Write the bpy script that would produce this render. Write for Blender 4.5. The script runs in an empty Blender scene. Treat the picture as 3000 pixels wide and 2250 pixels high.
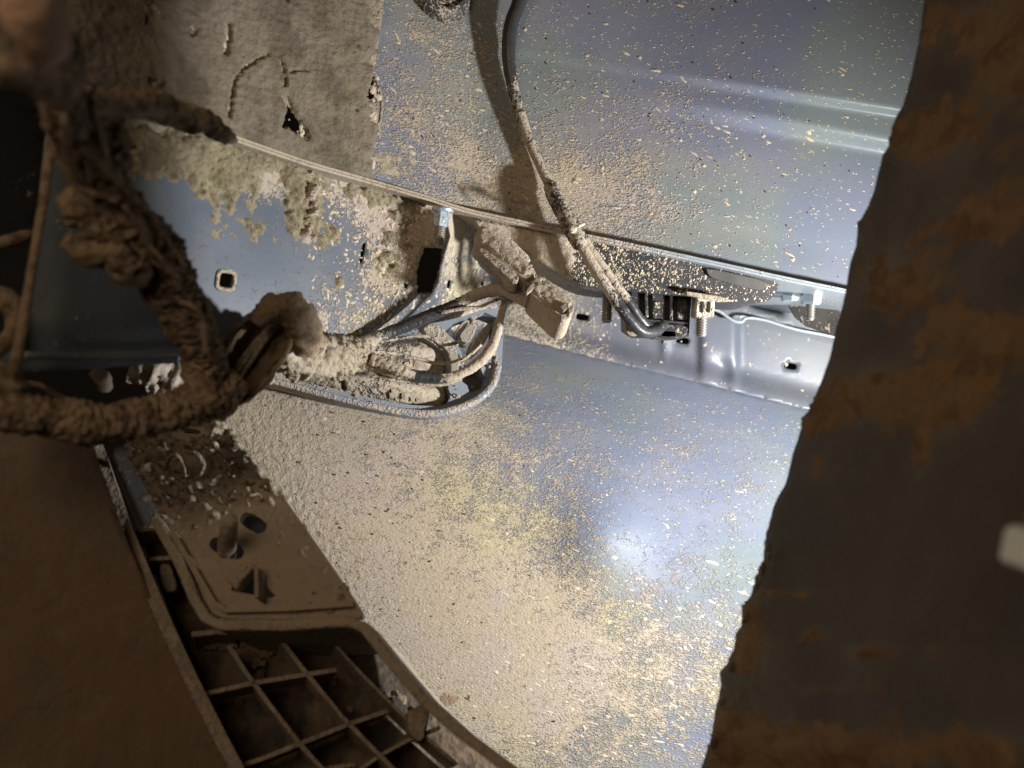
import bpy, math, random
import numpy as np
from mathutils import Vector, Matrix
from mathutils.geometry import delaunay_2d_cdt

# ------------------------------------------------------------------ camera, world, lamps, exposure
SC = bpy.context.scene
COL = SC.collection
F = 2310.0                       # focal length in photo pixels (3000 px wide photo)
CX, CY = 1500.0, 1125.0
cam_d = bpy.data.cameras.new('camera')
cam = bpy.data.objects.new('camera', cam_d); COL.objects.link(cam)
cam.location = (0, 0, 0); cam.rotation_euler = (math.pi/2, 0, 0)
cam_d.sensor_width = 36.0; cam_d.sensor_fit = 'HORIZONTAL'; cam_d.lens = 36.0*F/3000.0
cam_d.clip_start = 0.005; cam_d.clip_end = 50
cam_d.dof.use_dof = True; cam_d.dof.focus_distance = 0.405; cam_d.dof.aperture_fstop = cam_d.lens/4.0
SC.camera = cam

w = bpy.data.worlds.new('World'); SC.world = w; w.use_nodes = True
bg = w.node_tree.nodes['Background']
bg.inputs[0].default_value = (1.0, 0.72, 0.48, 1); bg.inputs[1].default_value = 0.004

def P(px, py, Y):
    return Vector(((px-CX)/F*Y, Y, -(py-CY)/F*Y))

LAMP = Vector((0.335, 0.272, -0.058))
ld = bpy.data.lights.new('torch', 'SPOT'); lo = bpy.data.objects.new('torch', ld); COL.objects.link(lo)
lo.location = LAMP
lo.rotation_euler = (P(1750, 1600, 0.42)-LAMP).to_track_quat('-Z', 'Y').to_euler()
ld.energy = 13.4; ld.spot_size = math.radians(140); ld.spot_blend = 1.0
ld.shadow_soft_size = 0.013; ld.color = (0.97, 0.98, 1.0)
ad = bpy.data.lights.new('warm_fill', 'AREA'); ao = bpy.data.objects.new('warm_fill', ad); COL.objects.link(ao)  # added warm fill for the dim ambient light, no lamp stands there
ad.shape = 'DISK'; ad.size = 0.30; ad.energy = 0.80; ad.color = (1.0, 0.77, 0.56)
ao.location = (-0.16, -0.20, 0.20)
ao.rotation_euler = (Vector((0.0, 0.3, -0.02))-Vector(ao.location)).to_track_quat('-Z', 'Y').to_euler()

SC.view_settings.view_transform = 'Standard'; SC.view_settings.look = 'None'
SC.view_settings.exposure = 0.0; SC.view_settings.gamma = 1.0
SC.view_settings.use_curve_mapping = False
SC.cycles.use_denoising = True
SC.cycles.max_bounces = 6

# ------------------------------------------------------------------ numpy noise
_rs = np.random.RandomState(7)
_perm = np.concatenate([_rs.permutation(256)]*3)
_grad = _rs.normal(size=(256, 3)); _grad /= np.linalg.norm(_grad, axis=1)[:, None]
def perlin(p):
    p = np.asarray(p, float)
    i = np.floor(p).astype(int); f = p-i; i &= 255
    u = f*f*f*(f*(f*6-15)+10)
    r = 0
    for dx in (0, 1):
        for dy in (0, 1):
            for dz in (0, 1):
                h = _perm[_perm[_perm[i[:, 0]+dx]+i[:, 1]+dy]+i[:, 2]+dz]
                g = _grad[h]
                d = g[:, 0]*(f[:, 0]-dx)+g[:, 1]*(f[:, 1]-dy)+g[:, 2]*(f[:, 2]-dz)
                wgt = (u[:, 0] if dx else 1-u[:, 0])*(u[:, 1] if dy else 1-u[:, 1])*(u[:, 2] if dz else 1-u[:, 2])
                r = r+wgt*d
    return r*1.6
def fbm(p, sc, octv=3, gain=0.5):
    p = np.asarray(p, float); a = 1; t = 0; s = 0
    for k in range(octv):
        t = t+a*perlin(p*sc*(2**k)+13.7*k); s += a; a *= gain
    return t/s
def sstep(a, b, x):
    t = np.clip((np.asarray(x, float)-a)/(b-a), 0, 1); return t*t*(3-2*t)
def interp(xs, ys):
    xs = np.array(xs, float); ys = np.array(ys, float)
    # smooth (monotone-ish) interpolation: linear, then softened
    def f(x):
        x = np.asarray(x, float)
        t = 0
        for d, k in ((-40, .2), (-20, .2), (0, .2), (20, .2), (40, .2)):
            t = t+k*np.interp(x+d, xs, ys)
        return t
    return f
def gauss(px, py, blobs):
    """sum of soft blobs (x, y, rx, ry, strength)"""
    t = np.zeros(np.shape(px))
    for x, y, rx, ry, s in blobs:
        t = t+s*np.exp(-((px-x)/rx)**2-((py-y)/ry)**2)
    return t

# ------------------------------------------------------------------ surfaces: depth Y of a pixel ray on each sheet
_flE = interp([-400, 200, 700, 1100, 1400, 1700, 2475, 3100], [.225, .262, .325, .375, .395, .400, .405, .408])
_flP = interp([-400, 200, 400, 690, 900, 1090, 1250, 1360, 1640, 1800, 2100, 2300, 2475, 3100],
              [120, 240, 305, 405, 478, 532, 578, 615, 676, 708, 772, 816, 852, 985])
def Yflange(px): return _flE(px)
def pyflange(px): return _flP(px)
def line1(px): return np.interp(px, [900, 1120, 1720, 2620, 3100], [60, 92, 190, 330, 408])
def line2(px): return np.interp(px, [900, 1900, 2600, 3100], [150, 305, 430, 520])
def Yupper(px, py):
    px = np.asarray(px, float); py = np.asarray(py, float)
    d = pyflange(px)-py
    a = 0.12+0.88*sstep(1850, 2500, px)
    b = sstep(1800, 2450, px)
    st = -0.0052*a*sstep(-17, 17, line1(px)-py)-0.0075*b*sstep(-32, 32, line2(px)-py)
    roll = 0.0022*sstep(120, 0, d)                 # radius into the shelf, turning forward
    return Yflange(px)+0.0088+0.000020*d+st-roll
def Yliner(px, py):
    d = pyflange(px)-py
    return Yflange(px)+0.0032+0.000018*d-0.0012*np.cos(np.asarray(px)/190.0)
def pxfold(py): return np.interp(py, [500, 640, 870, 990, 1100], [1360, 1310, 1200, 1060, 900])
def Yside(px, py):
    px = np.asarray(px, float); py = np.asarray(py, float)
    d = px-pxfold(py)
    k = np.where(d > 0, d, 0.0)
    k2 = np.sqrt(k*k+15*15)-15
    return Yflange(px)+0.012+0.00030*k2+0.004*sstep(930, 1060, py)*sstep(700, 500, px)
def crease(px): return 980+0.2444*(np.asarray(px, float)-1470)
def Ywall(px, py):
    px = np.asarray(px, float); py = np.asarray(py, float)
    s = crease(px)-py
    emb = 0.0035*(sstep(2040, 2062, px)-sstep(2150, 2172, px))*sstep(-10, 40, s)
    emb2 = 0.0022*np.exp(-((px-1948)/9.0)**2)*sstep(20, 60, s)*sstep(160, 120, s)
    dim = 0.004*np.exp(-((px-2118-0.18*(py-1080))/26.0)**2-((py-1092)/34.0)**2)
    fil = 0.012*sstep(70, 0, s)
    return 0.512+0.00001*(px-1500)-emb-emb2+dim-fil
_curve = interp([-60, 0, 40, 90, 150, 230, 330, 500, 730, 1200, 1700], [.524, .503, .489, .476, .461, .444, .4305, .420, .4105, .402, .398])
def Ylower(px, py):
    px = np.asarray(px, float); py = np.asarray(py, float)
    s = py-crease(px)
    base = _curve(np.maximum(s, 0))+.0010+.03*sstep(0, -30, s)
    g = sstep(-200, 500, s)
    d = px-1840
    xs = 0.000030*d+0.000006*(0.5*(np.sqrt((d+260)**2+200**2)+(d+260))-294)      # bends away towards the bumper side
    xs = xs-0.000055*(0.5*(np.sqrt((d-260)**2+120**2)+(d-260))-13)          # added forward curl by the bumper, shaped to dim the edge glow
    xs = xs-0.0072*np.exp(-((px-1755)/118.)**2-((py-1585)/150.)**2)               # added forward bulge, shaped to make the torch highlight
    return base+xs*g+0.000012*d*(1-g)
def plane(a, b, c):
    """depth from three (px, py, Y) anchors: inverse depth is affine in pixels on a plane"""
    A = np.array([[p[0], p[1], 1] for p in (a, b, c)], float); k = np.linalg.solve(A, [1/p[2] for p in (a, b, c)])
    return lambda px, py: 1.0/(k[0]*np.asarray(px, float)+k[1]*np.asarray(py, float)+k[2])
def flat(Y): return lambda px, py: np.full(np.shape(px), float(Y))

def pos(px, py, surf):
    px = np.asarray(px, float); py = np.asarray(py, float)
    Y = surf(px, py)*np.ones_like(px)
    return np.stack([(px-CX)/F*Y, Y, -(py-CY)/F*Y], -1)
def norm(px, py, surf, e=3.0):
    a = pos(px+e, py, surf)-pos(px-e, py, surf); b = pos(px, py-e, surf)-pos(px, py+e, surf)
    n = np.cross(a, b); n /= np.linalg.norm(n, axis=-1)[..., None]
    v = pos(px, py, surf)
    s = np.sign((n*v).sum(-1)); return -n*s[..., None]

# ------------------------------------------------------------------ object helpers
def thing(name, label, cat, base, group=None):
    o = bpy.data.objects.new(name, None); COL.objects.link(o)
    o.empty_display_size = 0.02
    o.location = base; o['label'] = label; o['category'] = cat
    if group: o['group'] = group
    return o
def root_of(o):
    while o.parent: o = o.parent
    return o
def mk(name, V, Fc, mat, parent=None, smooth=True, attrs=None, kind=None, label=None):
    V = np.asarray(V, float)
    base = np.zeros(3) if parent is None else np.array(root_of(parent).location)
    me = bpy.data.meshes.new(name)
    me.from_pydata((V-base).tolist(), [], Fc if isinstance(Fc, list) else Fc.tolist())
    me.materials.append(mat)
    if attrs:
        for k, v in attrs.items():
            at = me.attributes.new(k, 'FLOAT', 'POINT'); at.data.foreach_set('value', np.asarray(v, np.float32))
    if smooth: me.shade_smooth()
    me.update()
    o = bpy.data.objects.new(name, me); COL.objects.link(o)
    if parent: o.parent = parent
    if kind: o['kind'] = kind
    if label: o['label'] = label
    return o
def solid(o, t, offset=-1):
    m = o.modifiers.new('solid', 'SOLIDIFY'); m.thickness = t; m.offset = offset; return m
def bevel(o, wd, seg=2, ang=35):
    m = o.modifiers.new('bev', 'BEVEL'); m.width = wd; m.segments = seg; m.limit_method = 'ANGLE'; m.angle_limit = math.radians(ang); return m

def inside(pts, poly):
    x = pts[:, 0]; y = pts[:, 1]; r = np.zeros(len(pts), bool)
    q = np.asarray(poly, float); n = len(q)
    for i in range(n):
        x1, y1 = q[i]; x2, y2 = q[(i+1) % n]
        c = ((y1 > y) != (y2 > y))
        xi = (x2-x1)*(y-y1)/(y2-y1+1e-12)+x1
        r ^= c & (x < xi)
    return r
def dens(poly, step):
    """resample a closed outline so that no edge is longer than step"""
    out = []
    n = len(poly)
    for i in range(n):
        a = np.array(poly[i], float); b = np.array(poly[(i+1) % n], float)
        k = max(1, int(math.ceil(np.linalg.norm(b-a)/step)))
        for j in range(k): out.append(tuple(a+(b-a)*j/k))
    return out
def rnd(poly, r=0.25, it=2):
    """Chaikin corner rounding of a closed outline"""
    for _ in range(it):
        q = []
        n = len(poly)
        for i in range(n):
            a = np.array(poly[i], float); b = np.array(poly[(i+1) % n], float)
            q.append(tuple(a+(b-a)*r)); q.append(tuple(b-(b-a)*r))
        poly = q
    return poly
def rough(poly, amp, wl, seed=0, step=8):
    """an uneven outline: every point pushed along its edge normal by noise"""
    q = np.array(dens(poly, step)); n = len(q)
    t = np.roll(q, -1, 0)-np.roll(q, 1, 0); t /= np.linalg.norm(t, axis=1)[:, None]+1e-9
    nn = np.stack([t[:, 1], -t[:, 0]], 1)
    p3 = np.stack([q[:, 0]/wl, q[:, 1]/wl, np.full(n, seed*3.7)], 1)
    d = fbm(p3, 1.0, 3)*amp
    return [tuple(v) for v in q+nn*d[:, None]]
def slot(cx, cy, wd, ht, ang=0, n=20, pw=4.0):
    a = math.radians(ang); out = []
    for k in range(n):
        t = 2*math.pi*k/n; c, s = math.cos(t), math.sin(t)
        x = wd/2*math.copysign(abs(c)**(2/pw), c); y = ht/2*math.copysign(abs(s)**(2/pw), s)
        out.append((cx+x*math.cos(a)-y*math.sin(a), cy+x*math.sin(a)+y*math.cos(a)))
    return out

def sheet2d(outline, holes=(), step=24, edge=None):
    edge = edge or step
    ol = dens(outline, edge)
    hs = [dens(h, max(4, edge*0.5)) for h in holes]
    pts = list(ol); edges = [(i, (i+1) % len(ol)) for i in range(len(ol))]
    for h in hs:
        b = len(pts); pts += h; edges += [(b+i, b+(i+1) % len(h)) for i in range(len(h))]
    bnd = np.array(pts)
    x0, y0 = bnd.min(0); x1, y1 = bnd.max(0)
    gx, gy = np.meshgrid(np.arange(x0+step/2, x1, step), np.arange(y0+step/2, y1, step))
    gx = gx+(np.arange(gx.shape[0]) % 2)[:, None]*step*0.5
    g = np.stack([gx.ravel(), gy.ravel()], 1)
    if len(g):
        ok = inside(g, ol)
        for h in hs: ok &= ~inside(g, h)
        g = g[ok]
    if len(g):
        # drop grid points that crowd the boundary
        keep = np.ones(len(g), bool)
        for k in range(0, len(g), 2000):
            d = ((g[k:k+2000, None, :]-bnd[None])**2).sum(-1).min(1); keep[k:k+2000] = d > (0.45*min(step, edge))**2
        g = g[keep]
        pts += [tuple(v) for v in g]
    vo, eo, fo, _, _, _ = delaunay_2d_cdt([Vector((p[0], -p[1])) for p in pts], edges, [], 0, 1e-4)
    v = np.array([(q.x, -q.y) for q in vo])
    tri = np.array([f for f in fo if len(f) == 3])
    c = v[tri].mean(1)
    ok = inside(c, ol)
    for h in hs: ok &= ~inside(c, h)
    tri = tri[ok]
    a, b, d = v[tri[:, 0]], v[tri[:, 1]], v[tri[:, 2]]
    cr = (b[:, 0]-a[:, 0])*-(d[:, 1]-a[:, 1])+(b[:, 1]-a[:, 1])*(d[:, 0]-a[:, 0])
    tri[cr < 0] = tri[cr < 0][:, ::-1]
    used = np.unique(tri); re = np.full(len(v), -1); re[used] = np.arange(len(used))
    return v[used], re[tri]
def sheet(name, outline, surf, mat, parent, holes=(), step=24, edge=None, thick=0.0012, mud=None, kind=None, label=None, smooth=True, disp=None):
    v, tri = sheet2d(outline, holes, step, edge)
    p = pos(v[:, 0], v[:, 1], surf)
    if disp is not None: p = p+norm(v[:, 0], v[:, 1], surf)*disp(v[:, 0], v[:, 1], p)[:, None]
    at = {'mud': np.clip(mud(v[:, 0], v[:, 1]), 0, 1)} if mud is not None else None
    o = mk(name, p, tri, mat, parent, smooth, at, kind, label)
    if thick: solid(o, thick)
    return o
def slab(name, outline, surf, depth, mat, parent, holes=(), bev=0.0006, mud=0.5, seg=2, label=None, step=60, kind=None, back=None):
    """a solid block: front face traced on its own surface, walls running back by depth"""
    v, tri = sheet2d(outline, holes, step, step)
    p = pos(v[:, 0], v[:, 1], surf)
    c = v.mean(0)
    n = norm(np.array([c[0]]), np.array([c[1]]), surf)[0]
    if back is not None: n = -np.asarray(back, float); n = n/np.linalg.norm(n)
    N = len(p)
    # boundary edges
    e = {}
    for t in tri:
        for k in range(3):
            a, b = int(t[k]), int(t[(k+1) % 3]); e[(a, b)] = 1
    V = np.concatenate([p, p-n*depth])
    Fc = tri.tolist()+[[int(t[2])+N, int(t[1])+N, int(t[0])+N] for t in tri]
    for (a, b) in e:
        if (b, a) not in e: Fc.append([b, a, a+N, b+N])
    m = mud if callable(mud) else None
    at = np.full(2*N, float(mud)) if m is None else np.tile(np.clip(m(v[:, 0], v[:, 1]), 0, 1), 2)
    o = mk(name, V, Fc, mat, parent, False, {'mud': at}, kind, label)
    if bev:
        bevel(o, bev, seg)
        o.data.shade_smooth()
        try: o.data.set_sharp_from_angle(angle=math.radians(40))
        except Exception: pass
    return o
def strip(pts, wd):
    """outline of a band of width wd (px) along a polyline"""
    q = np.array(pts, float); L = []; R = []
    for i in range(len(q)):
        t = q[min(i+1, len(q)-1)]-q[max(i-1, 0)]; t /= np.linalg.norm(t)
        n = np.array([t[1], -t[0]])*wd/2
        L.append(tuple(q[i]+n)); R.append(tuple(q[i]-n))
    return L+R[::-1]
def catmull(pts, sub):
    q = np.array(pts, float); q = np.vstack([2*q[0]-q[1], q, 2*q[-1]-q[-2]]); out = []
    for i in range(1, len(q)-2):
        for k in range(sub):
            t = k/sub
            out.append(0.5*((2*q[i])+(-q[i-1]+q[i+1])*t+(2*q[i-1]-5*q[i]+4*q[i+1]-q[i+2])*t*t+(-q[i-1]+3*q[i]-3*q[i+1]+q[i+2])*t**3))
    out.append(q[-2]); return np.array(out)
def tube(name, pts, mat, parent, sub=10, seg=14, lump=0.0, lumpsc=120, fine=0.0, finesc=500, mud=0.5, label=None, rings=0.0, ringn=0, arc=None, kind=None, flatten=1.0, crag=0.0, cragsc=260):
    """pts: (px, py, Y, radius in px). lump and fine: noise displacement in fractions of the radius"""
    c = catmull(pts, sub)
    W = np.array([P(a[0], a[1], a[2]) for a in c]); r = c[:, 3]*c[:, 2]/F
    T = np.gradient(W, axis=0); T /= np.linalg.norm(T, axis=1)[:, None]
    view = W/np.linalg.norm(W, axis=1)[:, None]
    A = np.cross(T, view); A /= np.linalg.norm(A, axis=1)[:, None]
    B = np.cross(A, T)
    n = len(W); V = []
    a0, a1 = (0, 2*math.pi) if arc is None else arc
    ns = seg if arc is None else seg+1
    for k in range(ns):
        t = a0+(a1-a0)*k/seg
        V.append((A*math.cos(t)+B*math.sin(t)*flatten, t))
    D = np.stack([d for d, _ in V], 1)                        # n, ns, 3
    rr = np.repeat(r[:, None], ns, 1)
    if rings:
        s = np.concatenate([[0], np.cumsum(np.linalg.norm(np.diff(W, axis=0), axis=1))]); s /= s[-1]
        rr = rr*(1+rings*np.sin(2*math.pi*ringn*s))[:, None]
    Q = W[:, None, :]+D*rr[..., None]
    f = Q.reshape(-1, 3)
    dd = lump*fbm(f, lumpsc, 3)+fine*fbm(f+5, finesc, 2)
    if crag: dd = dd+crag*(0.5-1.9*np.abs(fbm(f+2, cragsc, 2)))+crag*.5*(0.5-1.9*np.abs(fbm(f+7, cragsc*2.3, 2)))
    Q = W[:, None, :]+D*(rr*(1+dd.reshape(n, ns)))[..., None]
    Vv = Q.reshape(-1, 3); Fc = []
    for i in range(n-1):
        for k in range(seg):
            k2 = (k+1) % ns
            Fc.append([i*ns+k, i*ns+k2, (i+1)*ns+k2, (i+1)*ns+k])
    if arc is None:
        Fc.append(list(range(ns))[::-1]); Fc.append([(n-1)*ns+k for k in range(ns)])
    m = np.full(len(Vv), float(mud)) if not callable(mud) else np.repeat(np.clip(mud(c[:, 0], c[:, 1]), 0, 1), ns)
    o = mk(name, Vv, Fc, mat, parent, True, {'mud': m}, kind, label)
    if arc is not None: solid(o, .0014)
    return o
def lathe(name, base, axis, prof, mat, parent, seg=24, sides=None, mud=0.2, label=None, smooth=True):
    """prof: (radius, height) pairs along axis from base; sides=6 makes a hexagon"""
    ax = Vector(axis).normalized(); u = ax.orthogonal().normalized(); v = ax.cross(u)
    n = sides or seg; V = []; Fc = []
    for r, h in prof:
        for k in range(n):
            t = 2*math.pi*k/n+0.35
            V.append(Vector(base)+ax*h+(u*math.cos(t)+v*math.sin(t))*r)
    for i in range(len(prof)-1):
        for k in range(n): Fc.append([i*n+k, i*n+(k+1) % n, (i+1)*n+(k+1) % n, (i+1)*n+k])
    Fc.append(list(range(n))[::-1]); Fc.append([(len(prof)-1)*n+k for k in range(n)])
    o = mk(name, [tuple(q) for q in V], Fc, mat, parent, False, {'mud': np.full(len(V), mud)}, None, label)
    if smooth and not sides:
        o.data.shade_smooth(); o.data.set_sharp_from_angle(angle=math.radians(45))
    return o
def crust(name, box, surf, mat, parent, cover, step=6, amp=0.0016, sc=130, fsc=700, thr=0.5, soft=0.22, fine=0.35, carve=None, seed=0.0, label=None, lift=0.0, spread=0.75):
    """dried mud lying on a sheet: a height field kept only where the mud is thicker than nothing"""
    x0, y0, x1, y1 = box
    gx, gy = np.meshgrid(np.arange(x0, x1+1, step), np.arange(y0, y1+1, step))
    sh = gx.shape; px = gx.ravel().astype(float); py = gy.ravel().astype(float)
    px = px+_rs.uniform(-.3, .3, px.shape)*step; py = py+_rs.uniform(-.3, .3, py.shape)*step
    p = pos(px, py, surf); nn = norm(px, py, surf)
    c = cover(px, py)
    m = c+spread*fbm(p+seed, sc, 4, 0.6)-thr
    h = sstep(0, soft, m)
    hh = amp*h*(0.55+0.8*np.clip(m, 0, 1))+amp*fine*h*fbm(p+seed+3, fsc, 3, .6)+amp*0.35*h*fbm(p+seed+9, sc*2, 2)
    if carve is not None:
        k = carve(px, py, p); hh = hh*(1-k); m = m-k*2
    q = p+nn*(np.where(m > 0, np.maximum(hh, 0.00008), -0.0003)+lift)[:, None]
    keepv = (m > 0).reshape(sh)
    idx = np.arange(len(px)).reshape(sh)
    quad = np.stack([idx[:-1, :-1], idx[1:, :-1], idx[1:, 1:], idx[:-1, 1:]], -1).reshape(-1, 4)
    k = (m > 0)[quad].sum(1) >= 1
    quad = quad[k]
    used = np.unique(quad); re = np.full(len(px), -1); re[used] = np.arange(len(used))
    return mk(name, q[used], re[quad], mat, parent, True, {'mud': np.ones(len(used))}, 'stuff', label)
def specks(name, box, surf, mat, parent, density, n, rmin, rmax, seed=1, dirn=None, stretch=1.0, hfac=0.35, power=2.2, poly=None):
    """small splashes of dried mud: each a little irregular dome on the sheet, all in one part"""
    rs = np.random.RandomState(seed)
    x = rs.uniform(box[0], box[2], n*8); y = rs.uniform(box[1], box[3], n*8)
    ok = rs.uniform(0, 1, n*8) < np.clip(density(x, y), 0, 1)
    if poly is not None: ok &= inside(np.stack([x, y], 1), poly)
    x = x[ok][:n]; y = y[ok][:n]; n = len(x)
    if n == 0: return None
    p = pos(x, y, surf); nn = norm(x, y, surf)
    up = np.array([0, 0, 1.0]); A = np.cross(nn, up); A /= np.linalg.norm(A, axis=1)[:, None]; B = np.cross(nn, A)
    ang = rs.uniform(0, 2*math.pi, n) if dirn is None else (np.radians(dirn(x, y))+rs.normal(0, .25, n))
    r = (rmin+(rmax-rmin)*rs.uniform(0, 1, n)**power)*p[:, 1]/F
    el = 1+stretch*rs.uniform(0, 1, n)**1.5
    U = A*np.cos(ang)[:, None]+B*np.sin(ang)[:, None]; W = -A*np.sin(ang)[:, None]+B*np.cos(ang)[:, None]
    K = 7; V = np.zeros((n, 2*K+1, 3))
    for k in range(K):
        t = 2*math.pi*k/K
        rad = r*rs.uniform(.6, 1.3, n)
        ox = U*(rad*el*math.cos(t))[:, None]+W*(rad/np.sqrt(el)*math.sin(t))[:, None]
        V[:, k] = p+ox-nn*0.0001
        V[:, K+k] = p+ox*0.62+nn*(r*hfac*rs.uniform(.6, 1.2, n))[:, None]
    V[:, 2*K] = p+nn*(r*hfac*rs.uniform(.7, 1.5, n))[:, None]
    loc = []
    for k in range(K):
        k2 = (k+1) % K
        loc += [[k, K+k, k2], [k2, K+k, K+k2], [K+k, 2*K, K+k2]]
    Fc = (np.arange(n)[:, None, None]*(2*K+1)+np.array(loc)[None]).reshape(-1, 3)
    return mk(name, V.reshape(-1, 3), Fc[:, ::-1], mat, parent, True, {'mud': np.ones(n*(2*K+1))}, 'stuff')

# ------------------------------------------------------------------ materials
class NT:
    def __init__(s, name):
        s.m = bpy.data.materials.new(name); s.m.use_nodes = True; s.t = s.m.node_tree
        s.b = s.t.nodes['Principled BSDF']; s.co = s.t.nodes.new('ShaderNodeTexCoord').outputs['Object']
    def n(s, typ, **kw):
        nd = s.t.nodes.new(typ)
        for k, v in kw.items(): setattr(nd, k, v)
        return nd
    def l(s, a, b): s.t.links.new(a, b)
    def noise(s, scale, detail=2, rough=.5, vec=None, out='Fac', off=None, dist=0.0):
        nd = s.n('ShaderNodeTexNoise'); nd.inputs['Scale'].default_value = scale
        nd.inputs['Detail'].default_value = detail; nd.inputs['Roughness'].default_value = rough; nd.inputs['Distortion'].default_value = dist
        v = vec or s.co
        if off is not None:
            mp = s.n('ShaderNodeMapping'); mp.inputs['Location'].default_value = (off, off*.7, off*1.3); s.l(v, mp.inputs[0]); v = mp.outputs[0]
        s.l(v, nd.inputs['Vector']); return nd.outputs[out]
    def math(s, op, a, b=None, c=None, clamp=False):
        nd = s.n('ShaderNodeMath', operation=op); nd.use_clamp = clamp
        for i, v in enumerate((a, b, c)):
            if v is None: continue
            if isinstance(v, (int, float)): nd.inputs[i].default_value = v
            else: s.l(v, nd.inputs[i])
        return nd.outputs[0]
    def ramp(s, f, lo, hi):
        nd = s.n('ShaderNodeMapRange'); nd.interpolation_type = 'SMOOTHSTEP'
        nd.inputs[1].default_value = lo; nd.inputs[2].default_value = hi; s.l(f, nd.inputs[0]); return nd.outputs[0]
    def mix(s, f, a, b, blend='MIX'):
        nd = s.n('ShaderNodeMix', data_type='RGBA', blend_type=blend)
        for i, v in ((0, f), (6, a), (7, b)):
            if isinstance(v, (int, float)): nd.inputs[i].default_value = v
            elif isinstance(v, tuple): nd.inputs[i].default_value = (*v, 1)
            else: s.l(v, nd.inputs[i])
        return nd.outputs[2]
    def attr(s, name):
        nd = s.n('ShaderNodeAttribute'); nd.attribute_name = name; return nd.outputs['Fac']
    def bump(s, h, dist, strength=1.0):
        nd = s.n('ShaderNodeBump'); nd.inputs['Distance'].default_value = dist; nd.inputs['Strength'].default_value = strength
        s.l(h, nd.inputs['Height']); s.l(nd.outputs[0], s.b.inputs['Normal'])

TAN = (0.45, 0.375, 0.275); YEL = (0.47, 0.42, 0.21); PINK = (0.44, 0.37, 0.30); DKMUD = (0.20, 0.135, 0.08)
def mud_colour(g, sat=1.0):
    a = g.mix(g.ramp(g.noise(26, 2), .37, .55), PINK, TAN)
    a = g.mix(g.math('MULTIPLY', g.ramp(g.noise(19, 2, off=.37), .52, .68), .36), a, YEL)
    a = g.mix(g.math('MULTIPLY', g.ramp(g.noise(420, 3, .6, off=.2), .52, .72), .55), a, DKMUD)
    return a
def mat_mud(name, dark=1.0, bumpd=0.0008, tint=None, patch=None):
    g = NT(name); c = mud_colour(g)
    if tint: c = g.mix(tint[1], c, tint[0])
    if patch: c = g.mix(g.math('MULTIPLY', g.ramp(g.noise(patch[0], 3, .6, off=.6), .46, .62), patch[1]), c, patch[2])
    if dark != 1.0: c = g.mix(1.0, c, (dark, dark, dark), 'MULTIPLY')
    g.l(c, g.b.inputs['Base Color']); g.b.inputs['Roughness'].default_value = .95; g.b.inputs['Specular IOR Level'].default_value = .2
    h = g.math('ADD', g.noise(900, 4, .65), g.math('MULTIPLY', g.noise(300, 3, .6, off=.5), 1.4))
    g.bump(h, bumpd); return g.m
def mat_dirty(name, cols, rough=.4, metallic=0.0, grain=900, streak=None, bumpd=0.0005, mudgain=1.0, coat=0.0, spec=.5, huescale=13, film=.25, soft=9.0, mudcol=None):
    """a painted or moulded surface under dried splashes; the mud attribute says how much lies where"""
    g = NT(name)
    vec = g.co
    if streak:
        mp = g.n('ShaderNodeMapping'); mp.inputs['Rotation'].default_value = (0, math.radians(streak[0]), 0)
        mp.inputs['Scale'].default_value = (streak[1], 1, 1); g.l(g.co, mp.inputs[0]); vec = mp.outputs[0]
    n1 = g.noise(grain, 2, .6, vec); n2 = g.noise(grain*.33, 2, .5, vec, off=.3); n3 = g.noise(grain*.06, 2, .5, off=.9)
    nz = g.math('ADD', g.math('ADD', g.math('MULTIPLY', n1, .50), g.math('MULTIPLY', n2, .34)), g.math('MULTIPLY', n3, .30))
    a = g.attr('mud')
    # threshold falls as the mud attribute rises
    thr = g.math('MULTIPLY_ADD', a, -.46*mudgain, .80)
    mask = g.math('MULTIPLY_ADD', g.math('SUBTRACT', nz, thr), soft, .5, clamp=True)
    hue = g.noise(huescale, 2, .4, off=.15, out='Color')
    sep = g.n('ShaderNodeSeparateColor'); g.l(hue, sep.inputs[0])
    c = g.mix(g.ramp(sep.outputs[0], .40, .60), cols[0], cols[1])
    c = g.mix(g.math('MULTIPLY', g.ramp(sep.outputs[1], .46, .64), .6), c, cols[2])
    fl = g.math('MULTIPLY', g.math('MULTIPLY_ADD', a, 1.0, .06), g.math('MULTIPLY_ADD', g.ramp(g.noise(38, 4, .6, vec, off=.77), .35, .68), 1.3*film, .35*film), clamp=True)
    c = g.mix(fl, c, TAN)                      # thin dust film
    mc = mud_colour(g) if mudcol is None else mudcol
    c = g.mix(mask, c, mc)
    g.l(c, g.b.inputs['Base Color'])
    r = g.math('MULTIPLY_ADD', mask, .92-rough, rough)
    r = g.math('MULTIPLY_ADD', g.math('MULTIPLY', a, .12), 1.0, r, clamp=True)
    g.l(r, g.b.inputs['Roughness'])
    if metallic: g.l(g.math('MULTIPLY', g.math('SUBTRACT', 1.0, mask), metallic), g.b.inputs['Metallic'])
    g.b.inputs['Specular IOR Level'].default_value = spec
    if coat: g.b.inputs['Coat Weight'].default_value = coat; g.b.inputs['Coat Roughness'].default_value = .25
    h = g.math('MULTIPLY', mask, g.math('MULTIPLY_ADD', n1, 1.1, .35))
    h = g.math('ADD', h, g.math('MULTIPLY', g.noise(90, 3, .5), .25))
    g.bump(h, bumpd); return g.m
BLUE = [(0.195, 0.222, 0.295), (0.210, 0.248, 0.250), (0.228, 0.235, 0.325)]
M = {}
M['paint_up'] = mat_dirty('upper_paint', BLUE, .30, streak=(12, .55), film=.55, grain=1150)
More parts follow.
